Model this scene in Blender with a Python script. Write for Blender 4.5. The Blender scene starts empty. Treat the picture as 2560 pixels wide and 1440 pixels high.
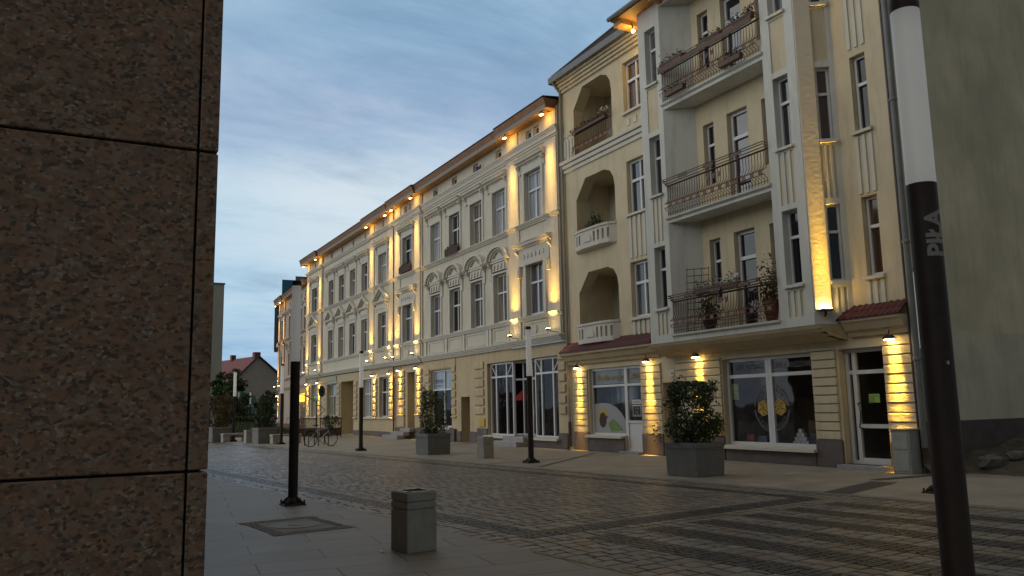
import bpy, bmesh, math, random
from mathutils import Vector, Matrix
random.seed(7)
R = math.radians
C = bpy.context.scene.collection
scene = bpy.context.scene

# ---------------------------------------------------------------- camera
CAMZ = 1.6
YAW, PIT, ROL = 0.49788, 0.145378, -0.0201636
f_ = Vector((math.sin(YAW)*math.cos(PIT), math.cos(YAW)*math.cos(PIT), math.sin(PIT)))
r_ = Vector((math.cos(YAW), -math.sin(YAW), 0)); u_ = r_.cross(f_)
r2 = math.cos(ROL)*r_ + math.sin(ROL)*u_; u2 = -math.sin(ROL)*r_ + math.cos(ROL)*u_
cd = bpy.data.cameras.new("camera"); cam = bpy.data.objects.new("camera", cd); C.objects.link(cam)
M = Matrix((r2, u2, -f_)).transposed().to_4x4(); M.translation = (0, 0, CAMZ); cam.matrix_world = M
cd.sensor_width = 36; cd.lens = 2021.9*36/2560; cd.clip_start = 0.05; cd.clip_end = 2000
scene.camera = cam
scene.view_settings.view_transform = 'Standard'; scene.view_settings.look = 'None'
scene.view_settings.exposure = 0.0; scene.view_settings.gamma = 1.0
scene.cycles.use_denoising = True; scene.cycles.max_bounces = 6; scene.cycles.transparent_max_bounces = 8
scene.cycles.sample_clamp_indirect = 3.0
scene.cycles.caustics_reflective = False; scene.cycles.caustics_refractive = False

# ---------------------------------------------------------------- node helpers
def nd(nt, typ, **kw):
    n = nt.nodes.new(typ)
    for k, v in kw.items():
        if k.startswith('i_'):
            key = k[2:]; key = int(key) if key.isdigit() else key
            n.inputs[key].default_value = v
        else: setattr(n, k, v)
    return n
def math_(nt, op, a, b=None, clamp=False):
    n = nt.nodes.new('ShaderNodeMath'); n.operation = op; n.use_clamp = clamp
    for i, x in enumerate((a, b)):
        if x is None: continue
        if isinstance(x, (int, float)): n.inputs[i].default_value = x
        else: nt.links.new(x, n.inputs[i])
    return n.outputs[0]
def ramp(nt, fac, stops, interp='LINEAR'):
    n = nt.nodes.new('ShaderNodeValToRGB'); n.color_ramp.interpolation = interp
    el = n.color_ramp.elements
    while len(el) < len(stops): el.new(0.5)
    for e, (p, c) in zip(el, stops):
        e.position = p; e.color = (*c, 1) if len(c) == 3 else c
    nt.links.new(fac, n.inputs[0]); return n.outputs[0]
def mixc(nt, fac, a, b, mode='MIX'):
    n = nt.nodes.new('ShaderNodeMix'); n.data_type = 'RGBA'; n.blend_type = mode
    for sock, x in ((n.inputs[0], fac), (n.inputs[6], a), (n.inputs[7], b)):
        if isinstance(x, (int, float)): sock.default_value = x
        elif isinstance(x, tuple): sock.default_value = (*x, 1)
        else: nt.links.new(x, sock)
    return n.outputs[2]

# ---------------------------------------------------------------- world: dusk sky, soft broken cloud, bright west
SUN_EL, SUN_AZ = 7.0, -72.0          # azimuth from +Y towards +X; the west is -X
w = bpy.data.worlds.new("World"); scene.world = w; w.use_nodes = True
nt = w.node_tree; nt.nodes.clear()
tc = nd(nt, 'ShaderNodeTexCoord'); sep = nd(nt, 'ShaderNodeSeparateXYZ'); nt.links.new(tc.outputs['Generated'], sep.inputs[0])
X_, Y_, Z_ = sep.outputs
den = math_(nt, 'ADD', math_(nt, 'MAXIMUM', Z_, 0.0), 0.16)
comb = nd(nt, 'ShaderNodeCombineXYZ')
nt.links.new(math_(nt, 'DIVIDE', X_, den), comb.inputs[0]); nt.links.new(math_(nt, 'DIVIDE', Y_, den), comb.inputs[1])
mp = nd(nt, 'ShaderNodeMapping'); mp.inputs['Rotation'].default_value = (0, 0, R(-20)); mp.inputs['Scale'].default_value = (0.55, 1.0, 1)
nt.links.new(comb.outputs[0], mp.inputs[0])
n1 = nd(nt, 'ShaderNodeTexNoise', i_Scale=1.15, i_Detail=7.0, i_Roughness=0.55); n1.inputs['Distortion'].default_value = 0.5
nt.links.new(mp.outputs[0], n1.inputs['Vector'])
n2 = nd(nt, 'ShaderNodeTexNoise', i_Scale=3.0, i_Detail=9.0, i_Roughness=0.66); n2.inputs['Distortion'].default_value = 0.3
nt.links.new(mp.outputs[0], n2.inputs['Vector'])
warp = math_(nt, 'MULTIPLY', math_(nt, 'SUBTRACT', n1.outputs[0], 0.5), 0.13)
el = math_(nt, 'ADD', math_(nt, 'ADD', Z_, warp), 0.028)
base = ramp(nt, el, [(0.0, (.24, .48, .78)), (.08, (.22, .46, .78)), (.11, (.34, .59, .84)), (.14, (.45, .71, .89)), (.19, (.37, .63, .86)),
                     (.25, (.45, .70, .88)), (.29, (.48, .71, .88)), (.325, (.38, .57, .78)), (.36, (.29, .44, .66)), (.45, (.29, .49, .70)), (.53, (.29, .48, .68)), (.70, (.40, .43, .45)), (1.0, (.47, .455, .44))])
# brighter break in the cloud low in the north-east
d0 = Vector((0.12, 0.95, 0.262)).normalized()
vd = nd(nt, 'ShaderNodeVectorMath', operation='DOT_PRODUCT'); nt.links.new(tc.outputs['Generated'], vd.inputs[0]); vd.inputs[1].default_value = d0
d0 = Vector((0.285, 0.92, 0.27)).normalized(); vd.inputs[1].default_value = d0
blob = math_(nt, 'POWER', math_(nt, 'MAXIMUM', vd.outputs['Value'], 0.0), 90.0)
edge = ramp(nt, el, [(0.305, (1, 1, 1)), (0.345, (0, 0, 0))])
blob = math_(nt, 'MULTIPLY', math_(nt, 'MULTIPLY', blob, edge), 0.75, True)
col = mixc(nt, blob, base, (.86, .93, .97))
streak = math_(nt, 'MULTIPLY', math_(nt, 'SUBTRACT', n2.outputs[0], 0.5), 1.0)
cl = math_(nt, 'MULTIPLY', ramp(nt, n2.outputs[0], [(.47, (0, 0, 0)), (.66, (1, 1, 1))]), 0.45)
col = mixc(nt, cl, col, (.36, .45, .61))
hi = math_(nt, 'MULTIPLY', ramp(nt, n1.outputs[0], [(.50, (0, 0, 0)), (.70, (1, 1, 1))]), 0.34)
col = mixc(nt, hi, col, (.50, .72, .88))
sky = nd(nt, 'ShaderNodeTexSky', sky_type='NISHITA', sun_disc=False); sky.sun_elevation = R(SUN_EL); sky.sun_rotation = R(SUN_AZ)
skys = nd(nt, 'ShaderNodeVectorMath', operation='SCALE'); nt.links.new(sky.outputs[0], skys.inputs[0]); skys.inputs['Scale'].default_value = 0.10
col = mixc(nt, 0.06, col, skys.outputs[0]); col = mixc(nt, 0.13, col, (.47, .48, .50))
mod = ramp(nt, n2.outputs[0], [(.32, (.72, .77, .83)), (.50, (1.0, 1.0, 1.0)), (.66, (1.28, 1.22, 1.16))]); col = mixc(nt, 0.9, col, mod, 'MULTIPLY')
# the afterglow in the west, behind the camera's left shoulder
vw = nd(nt, 'ShaderNodeVectorMath', operation='DOT_PRODUCT'); nt.links.new(tc.outputs['Generated'], vw.inputs[0])
vw.inputs[1].default_value = Vector((-0.93, 0.30, 0.22)).normalized()
glow = math_(nt, 'POWER', math_(nt, 'MAXIMUM', vw.outputs['Value'], 0.0), 2.2)
gl = nd(nt, 'ShaderNodeVectorMath', operation='SCALE'); gl.inputs[0].default_value = (0.52, 0.46, 0.38); nt.links.new(glow, gl.inputs['Scale'])
add = nd(nt, 'ShaderNodeVectorMath', operation='ADD'); nt.links.new(col, add.inputs[0]); nt.links.new(gl.outputs[0], add.inputs[1])
# the sky falls off towards the south, away from the afterglow
vs_ = nd(nt, 'ShaderNodeVectorMath', operation='DOT_PRODUCT'); nt.links.new(tc.outputs['Generated'], vs_.inputs[0]); vs_.inputs[1].default_value = Vector((-0.30, 0.95, 0.0)).normalized()
fall = nd(nt, 'ShaderNodeMapRange', interpolation_type='SMOOTHSTEP'); nt.links.new(vs_.outputs['Value'], fall.inputs[0])
for k_, v_ in zip(('From Min', 'From Max', 'To Min', 'To Max'), (-0.75, 0.5, 0.29, 1.0)): fall.inputs[k_].default_value = v_
fs = nd(nt, 'ShaderNodeVectorMath', operation='SCALE'); nt.links.new(mixc(nt, 1.0, add.outputs[0], ramp(nt, fall.outputs[0], [(.22, (1.26, 1.0, .78)), (1.0, (1, 1, 1))]), 'MULTIPLY'), fs.inputs[0]); nt.links.new(fall.outputs[0], fs.inputs['Scale'])
bg = nd(nt, 'ShaderNodeBackground', i_Strength=1.0); nt.links.new(fs.outputs[0], bg.inputs[0])
wo = nd(nt, 'ShaderNodeOutputWorld'); nt.links.new(bg.outputs[0], wo.inputs[0])

# the sun has just set behind cloud: a weak, very soft light from the west
sl = bpy.data.lights.new("sun", 'SUN'); sl.energy = 0.38; sl.angle = R(60); sl.color = (1.0, 0.87, 0.70)
so = bpy.data.objects.new("sun", sl); C.objects.link(so)
dirv = Vector((math.sin(R(SUN_AZ))*math.cos(R(16)), math.cos(R(SUN_AZ))*math.cos(R(16)), math.sin(R(16))))
so.rotation_euler = (-dirv).to_track_quat('-Z', 'Y').to_euler(); so.location = (-20, 20, 40)

# ---------------------------------------------------------------- materials
def mat(name, col, rough=0.7, var=0.0, vs=3.0, bump=0.0, bs=40.0, metal=0.0, spec=0.5, col2=None, stain=0.0, coat=0.0):
    m = bpy.data.materials.new(name); m.use_nodes = True; nt = m.node_tree; b = nt.nodes['Principled BSDF']
    b.inputs['Base Color'].default_value = (*col, 1); b.inputs['Roughness'].default_value = rough
    b.inputs['Metallic'].default_value = metal; b.inputs['Specular IOR Level'].default_value = spec
    if coat: b.inputs['Coat Weight'].default_value = coat
    tc = nd(nt, 'ShaderNodeTexCoord')
    if var or col2:
        n = nd(nt, 'ShaderNodeTexNoise', i_Scale=vs, i_Detail=6.0, i_Roughness=0.6); nt.links.new(tc.outputs['Object'], n.inputs['Vector'])
        lo = tuple(c*(1-var) for c in col); hi = col2 or tuple(min(1, c*(1+var)) for c in col)
        c = ramp(nt, n.outputs[0], [(.32, lo), (.68, hi)])
        if stain:
            mp = nd(nt, 'ShaderNodeMapping'); mp.inputs['Scale'].default_value = (2.2, 2.2, 0.35); nt.links.new(tc.outputs['Object'], mp.inputs[0])
            n3 = nd(nt, 'ShaderNodeTexNoise', i_Scale=1.6, i_Detail=5.0, i_Roughness=0.65); nt.links.new(mp.outputs[0], n3.inputs['Vector'])
            s = math_(nt, 'MULTIPLY', ramp(nt, n3.outputs[0], [(.5, (0, 0, 0)), (.75, (1, 1, 1))]), stain)
            c = mixc(nt, s, c, tuple(x*0.55 for x in col))
        nt.links.new(c, b.inputs['Base Color'])
    if bump:
        n2 = nd(nt, 'ShaderNodeTexNoise', i_Scale=bs, i_Detail=4.0, i_Roughness=0.6); nt.links.new(tc.outputs['Object'], n2.inputs['Vector'])
        bp = nd(nt, 'ShaderNodeBump', i_Strength=bump, i_Distance=0.02); nt.links.new(n2.outputs[0], bp.inputs['Height']); nt.links.new(bp.outputs[0], b.inputs['Normal'])
    return m
def emit(name, col, s):
    m = bpy.data.materials.new(name); m.use_nodes = True; b = m.node_tree.nodes['Principled BSDF']
    b.inputs['Base Color'].default_value = (*col, 1); b.inputs['Emission Color'].default_value = (*col, 1); b.inputs['Emission Strength'].default_value = s
    return m
def glass(name, tint=(.9, .92, .93), dark=0.0):
    m = bpy.data.materials.new(name); m.use_nodes = True; nt = m.node_tree; nt.nodes.remove(nt.nodes['Principled BSDF'])
    out = nt.nodes['Material Output']; tr = nd(nt, 'ShaderNodeBsdfTransparent'); tr.inputs[0].default_value = (*tint, 1)
    gl = nd(nt, 'ShaderNodeBsdfGlossy'); gl.inputs['Roughness'].default_value = 0.02; gl.inputs[0].default_value = (.95, .97, 1, 1)
    lw = nd(nt, 'ShaderNodeLayerWeight', i_Blend=0.5); fz = math_(nt, 'ADD', math_(nt, 'MULTIPLY', math_(nt, 'POWER', lw.outputs['Facing'], 4.0), 0.28), 0.03); mx = nd(nt, 'ShaderNodeMixShader')
    tcg = nd(nt, 'ShaderNodeTexCoord'); ng = nd(nt, 'ShaderNodeTexNoise', i_Scale=2.2, i_Detail=1.0); nt.links.new(tcg.outputs['Object'], ng.inputs['Vector'])
    bp = nd(nt, 'ShaderNodeBump', i_Strength=0.05, i_Distance=0.05); nt.links.new(ng.outputs[0], bp.inputs['Height']); nt.links.new(bp.outputs[0], gl.inputs['Normal'])
    nt.links.new(fz, mx.inputs[0]); nt.links.new(tr.outputs[0], mx.inputs[1]); nt.links.new(gl.outputs[0], mx.inputs[2]); nt.links.new(mx.outputs[0], out.inputs[0])
    return m
def curtain(name, col, dark):
    m = bpy.data.materials.new(name); m.use_nodes = True; nt = m.node_tree; b = nt.nodes['Principled BSDF']
    tc = nd(nt, 'ShaderNodeTexCoord'); mp = nd(nt, 'ShaderNodeMapping'); mp.inputs['Scale'].default_value = (1, 1, 0.04); nt.links.new(tc.outputs['Object'], mp.inputs[0])
    n = nd(nt, 'ShaderNodeTexNoise', i_Scale=9.0, i_Detail=3.0); nt.links.new(mp.outputs[0], n.inputs['Vector'])
    nt.links.new(ramp(nt, n.outputs[0], [(.38, dark), (.62, col)]), b.inputs['Base Color'])
    b.inputs['Roughness'].default_value = 0.06; b.inputs['Specular IOR Level'].default_value = 0.6
    return m
def granite():
    m = bpy.data.materials.new('granite'); m.use_nodes = True; nt = m.node_tree; b = nt.nodes['Principled BSDF']
    tc = nd(nt, 'ShaderNodeTexCoord')
    nz = nd(nt, 'ShaderNodeTexNoise', i_Scale=28.0, i_Detail=4.0); nt.links.new(tc.outputs['Object'], nz.inputs['Vector'])
    mv = nd(nt, 'ShaderNodeMapping'); mv.inputs['Scale'].default_value = (1, 1, 1.35); nt.links.new(tc.outputs['Object'], mv.inputs[0])
    ad = nd(nt, 'ShaderNodeMix', data_type='RGBA', blend_type='LINEAR_LIGHT'); ad.inputs[0].default_value = 0.012
    nt.links.new(mv.outputs[0], ad.inputs[6]); nt.links.new(nz.outputs['Color'], ad.inputs[7])
    v1 = nd(nt, 'ShaderNodeTexVoronoi', i_Scale=44.0); nt.links.new(ad.outputs[2], v1.inputs['Vector'])
    v2 = nd(nt, 'ShaderNodeTexVoronoi', i_Scale=98.0); nt.links.new(ad.outputs[2], v2.inputs['Vector'])
    n1 = nd(nt, 'ShaderNodeTexNoise', i_Scale=14.0, i_Detail=6.0, i_Roughness=0.75); nt.links.new(mv.outputs[0], n1.inputs['Vector'])
    s1 = nd(nt, 'ShaderNodeSeparateColor'); nt.links.new(v1.outputs['Color'], s1.inputs[0])
    s2 = nd(nt, 'ShaderNodeSeparateColor'); nt.links.new(v2.outputs['Color'], s2.inputs[0])
    c = ramp(nt, s1.outputs[0], [(0.0, (.16, .108, .077)), (.3, (.225, .138, .089)), (.55, (.27, .165, .106)), (.8, (.185, .127, .095)), (1.0, (.25, .192, .15))])
    f = ramp(nt, math_(nt, 'ADD', math_(nt, 'MULTIPLY', s2.outputs[0], 0.55), math_(nt, 'MULTIPLY', n1.outputs[0], 0.6)), [(.34, (1, 1, 1)), (.52, (0, 0, 0))])
    c = mixc(nt, math_(nt, 'MULTIPLY', f, 0.82), c, (.055, .044, .037))
    g = ramp(nt, math_(nt, 'ADD', math_(nt, 'MULTIPLY', s2.outputs[1], 0.6), math_(nt, 'MULTIPLY', n1.outputs[0], -0.4)), [(.30, (0, 0, 0)), (.40, (1, 1, 1))])
    c = mixc(nt, math_(nt, 'MULTIPLY', g, 0.62), c, (.37, .32, .26))
    nt.links.new(c, b.inputs['Base Color']); b.inputs['Roughness'].default_value = 0.62; b.inputs['Specular IOR Level'].default_value = 0.3
    bp = nd(nt, 'ShaderNodeBump', i_Strength=0.25, i_Distance=0.004); nt.links.new(nz.outputs[0], bp.inputs['Height']); nt.links.new(bp.outputs[0], b.inputs['Normal'])
    return m
def slabs(name, col, rot, bw, bh, var=.1, rough=.6, joint=.5, mort=.006):
    m = bpy.data.materials.new(name); m.use_nodes = True; nt = m.node_tree; b = nt.nodes['Principled BSDF']
    tc = nd(nt, 'ShaderNodeTexCoord'); mp = nd(nt, 'ShaderNodeMapping'); mp.inputs['Rotation'].default_value = (0, 0, rot); nt.links.new(tc.outputs['Object'], mp.inputs[0])
    br = nd(nt, 'ShaderNodeTexBrick', i_Scale=1.0); br.inputs['Brick Width'].default_value = bw; br.inputs['Row Height'].default_value = bh
    br.inputs['Mortar Size'].default_value = mort; br.inputs['Mortar Smooth'].default_value = 0.3
    br.inputs['Color1'].default_value = (*[c*(1-var) for c in col], 1); br.inputs['Color2'].default_value = (*[c*(1+var) for c in col], 1)
    br.inputs['Mortar'].default_value = (*[c*joint for c in col], 1); nt.links.new(mp.outputs[0], br.inputs['Vector'])
    n = nd(nt, 'ShaderNodeTexNoise', i_Scale=1.3, i_Detail=7.0, i_Roughness=0.7); nt.links.new(tc.outputs['Object'], n.inputs['Vector'])
    n2 = nd(nt, 'ShaderNodeTexNoise', i_Scale=90.0, i_Detail=3.0); nt.links.new(tc.outputs['Object'], n2.inputs['Vector'])
    k = ramp(nt, n.outputs[0], [(.3, (.64, .64, .63)), (.7, (1.14, 1.14, 1.13))]); k2 = ramp(nt, n2.outputs[0], [(.3, (.86, .86, .86)), (.7, (1.12, 1.12, 1.12))])
    c = mixc(nt, 1.0, mixc(nt, 1.0, br.outputs[0], k, 'MULTIPLY'), k2, 'MULTIPLY'); nt.links.new(c, b.inputs['Base Color'])
    nt.links.new(ramp(nt, n.outputs[0], [(.3, (rough*.85,)*3), (.7, (rough*1.1,)*3)]), b.inputs['Roughness'])
    bp = nd(nt, 'ShaderNodeBump', i_Strength=0.35, i_Distance=0.004)
    h = math_(nt, 'ADD', math_(nt, 'MULTIPLY', br.outputs['Fac'], -1.0), math_(nt, 'MULTIPLY', n2.outputs[0], 0.25)); nt.links.new(h, bp.inputs['Height']); nt.links.new(bp.outputs[0], b.inputs['Normal'])
    return m
def stone_mat(name):
    m = bpy.data.materials.new(name); m.use_nodes = True; nt = m.node_tree; b = nt.nodes['Principled BSDF']
    at = nd(nt, 'ShaderNodeAttribute', attribute_name='tone'); tc = nd(nt, 'ShaderNodeTexCoord')
    n = nd(nt, 'ShaderNodeTexNoise', i_Scale=30.0, i_Detail=5.0, i_Roughness=0.7); nt.links.new(tc.outputs['Object'], n.inputs['Vector'])
    k = ramp(nt, n.outputs[0], [(.3, (.75, .75, .75)), (.7, (1.2, 1.2, 1.2))])
    nb = nd(nt, 'ShaderNodeTexNoise', i_Scale=0.9, i_Detail=6.0, i_Roughness=0.7); nt.links.new(tc.outputs['Object'], nb.inputs['Vector']); k = mixc(nt, 1.0, k, ramp(nt, nb.outputs[0], [(.32, (.72, .72, .71)), (.68, (1.15, 1.14, 1.12))]), 'MULTIPLY')
    nt.links.new(mixc(nt, 1.0, at.outputs['Color'], k, 'MULTIPLY'), b.inputs['Base Color'])
    b.inputs['Roughness'].default_value = 0.40; b.inputs['Specular IOR Level'].default_value = 0.5
    bp = nd(nt, 'ShaderNodeBump', i_Strength=0.28, i_Distance=0.005); nt.links.new(n.outputs[0], bp.inputs['Height']); nt.links.new(bp.outputs[0], b.inputs['Normal'])
    return m
def leafm(name, c1, c2):
    m = bpy.data.materials.new(name); m.use_nodes = True; nt = m.node_tree; b = nt.nodes['Principled BSDF']
    g = nd(nt, 'ShaderNodeNewGeometry'); nt.links.new(ramp(nt, g.outputs['Random Per Island'], [(0, c1), (1, c2)]), b.inputs['Base Color'])
    b.inputs['Roughness'].default_value = 0.55; b.inputs['Specular IOR Level'].default_value = 0.3
    return m
WHITE = mat('white_plaster', (.62, .575, .465), .85, .06, 1.2, .25, 55, stain=.5)
TRIM = mat('white_stucco_trim', (.62, .59, .51), .8, .05, 2.0, .15, 60)
CREAM = mat('cream_plaster', (.54, .44, .275), .85, .08, 1.2, .3, 55, stain=.5)
YELLOW = mat('yellow_plaster', (.63, .54, .365), .85, .08, 1.0, .3, 55, stain=.5)
ORIEL = mat('grey_white_plaster', (.64, .635, .575), .85, .05, 1.0, .3, 55, stain=.5)
ORIELRIB = mat('white_rib_plaster', (.62, .60, .52), .85, .04, 2, .2, 55)
SIDE = mat('side_wall_render', (.65, .60, .435), .9, .18, .5, .3, 50, stain=.45)
SIDELOW = mat('side_wall_render_grey', (.60, .565, .45), .9, .18, .6, .3, 50, stain=.45)
PINK = mat('pinkish_plaster', (.50, .41, .34), .85, .06, 1.2, .25, 55, stain=.5)
PLINTH = mat('brown_plinth', (.125, .098, .088), .7, .2, 3, .3, 40, stain=.3)
FRAME = mat('white_window_frame', (.66, .66, .66), .35)
GREYFRAME = mat('light_grey_frame', (.45, .45, .45), .35)
DARKGLASS = mat('dark_pane', (.012, .013, .016), .04, spec=.6)
GLASS = glass('shop_glass')
CURT = curtain('pane_white_curtain', (.46, .48, .50), (.24, .26, .29))
CURT2 = curtain('pane_grey_curtain', (.16, .155, .16), (.055, .055, .06))
CURT3 = curtain('pane_brown_curtain', (.13, .075, .05), (.05, .03, .022))
PANES = [CURT2, DARKGLASS, CURT2, CURT3]
SKYP = mat('mirror_pane', (.02, .022, .026), .03, spec=1.0, coat=.6)
CURT4 = curtain('pane_beige_curtain', (.30, .27, .22), (.10, .09, .075))
FASCIA = mat('brown_fascia_board', (.26, .125, .055), .6, .25, 4)
SOFFIT = mat('orange_soffit_board', (.52, .28, .10), .6, .2, 5)
GREYMOULD = mat('grey_eave_moulding', (.30, .26, .21), .6)
ROOFD = mat('dark_roofing', (.04, .036, .038), .85, .25, 5, .4, 25, spec=.15)
ZINC = mat('grey_zinc', (.17, .17, .165), .5, .15, 3)
PIPE = mat('beige_downpipe', (.30, .27, .21), .5, .1, 4)
PIPEB = mat('brown_downpipe', (.07, .045, .03), .45, .1, 4)
TILE = mat('dark_red_tile', (.085, .018, .020), .55, .25, 6)
REDROOF = mat('red_roof', (.20, .05, .04), .7, .25, 2)
IRON = mat('dark_iron', (.03, .022, .018), .5, .2, 8)
RAIL = mat('rusty_brown_rail', (.115, .055, .035), .55, .3, 9)
COPPER = mat('terracotta_plate', (.20, .095, .058), .6, .3, 14)
POLE = mat('anthracite_pole', (.040, .029, .024), .5, .2, 6, spec=.25)
DIFF = mat('white_lamp_tube_added_glow', (.90, .90, .88), .28, .02, 3)
_nt = DIFF.node_tree; _tr = nd(_nt, 'ShaderNodeBsdfTranslucent'); _tr.inputs[0].default_value = (.92, .92, .90, 1); _mx = nd(_nt, 'ShaderNodeMixShader'); _mx.inputs[0].default_value = .5; _nt.nodes['Principled BSDF'].inputs['Emission Color'].default_value = (1, .98, .93, 1); _nt.nodes['Principled BSDF'].inputs['Emission Strength'].default_value = .10  # the tube is unlit; a faint glow is added to brighten it
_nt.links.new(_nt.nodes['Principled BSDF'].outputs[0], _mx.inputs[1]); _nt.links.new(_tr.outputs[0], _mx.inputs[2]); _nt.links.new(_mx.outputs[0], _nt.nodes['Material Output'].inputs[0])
CONC = mat('grey_concrete', (.40, .385, .345), .75, .12, 6, .35, 70, stain=.25)
CONCD = mat('dark_grey_concrete', (.19, .19, .185), .7, .12, 6, .35, 70, stain=.25)
BULB = emit('warm_bulb', (1.0, .66, .20), 55)
BULBW = emit('white_bulb', (1.0, .76, .40), 9)
STEP = mat('grey_step_stone', (.30, .30, .31), .7, .12, 5, .2, 60)
SOIL = mat('dark_soil', (.03, .022, .016), .95, .3, 20, .6, 30)
BLACK = mat('black_rubber', (.012, .012, .012), .6)
STEEL = mat('bare_steel', (.45, .45, .45), .3, metal=1.0)
BROWNWOOD = mat('brown_wood', (.10, .05, .028), .6, .3, 10)
YBOX = mat('yellow_metal_box', (.52, .36, .05), .5, .12, 6)
TEXTY = mat('ochre_lettering', (.30, .24, .045), .6)
TEXTB = mat('black_lettering', (.015, .015, .015), .6)
TEXTW = mat('white_lettering', (.62, .62, .60), .6); FAINT = mat('faint_window_lettering', (.16, .155, .15), .5)
TEXTG = mat('grey_lettering', (.27, .265, .25), .6)
GRAN = granite(); YRUST = mat('dented_yellow_plaster', (.63, .54, .365), .85, .1, 1.0, 1.0, 6.5, stain=.4); BUMPYPL = mat('uneven_pilaster_plaster', (.60, .56, .46), .85, .05, 2, .35, 9)
LEAF = leafm('dark_green_leaf', (.022, .042, .013), (.08, .115, .042))
LEAF2 = leafm('olive_leaf', (.045, .07, .018), (.15, .165, .065))
LEAF3 = leafm('dry_brown_leaf', (.085, .062, .022), (.15, .11, .045))
LEAF4 = leafm('pale_leaf', (.04, .05, .02), (.11, .12, .055))
BARK = mat('bark', (.06, .045, .033), .9, .3, 12, .5, 30)
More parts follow.
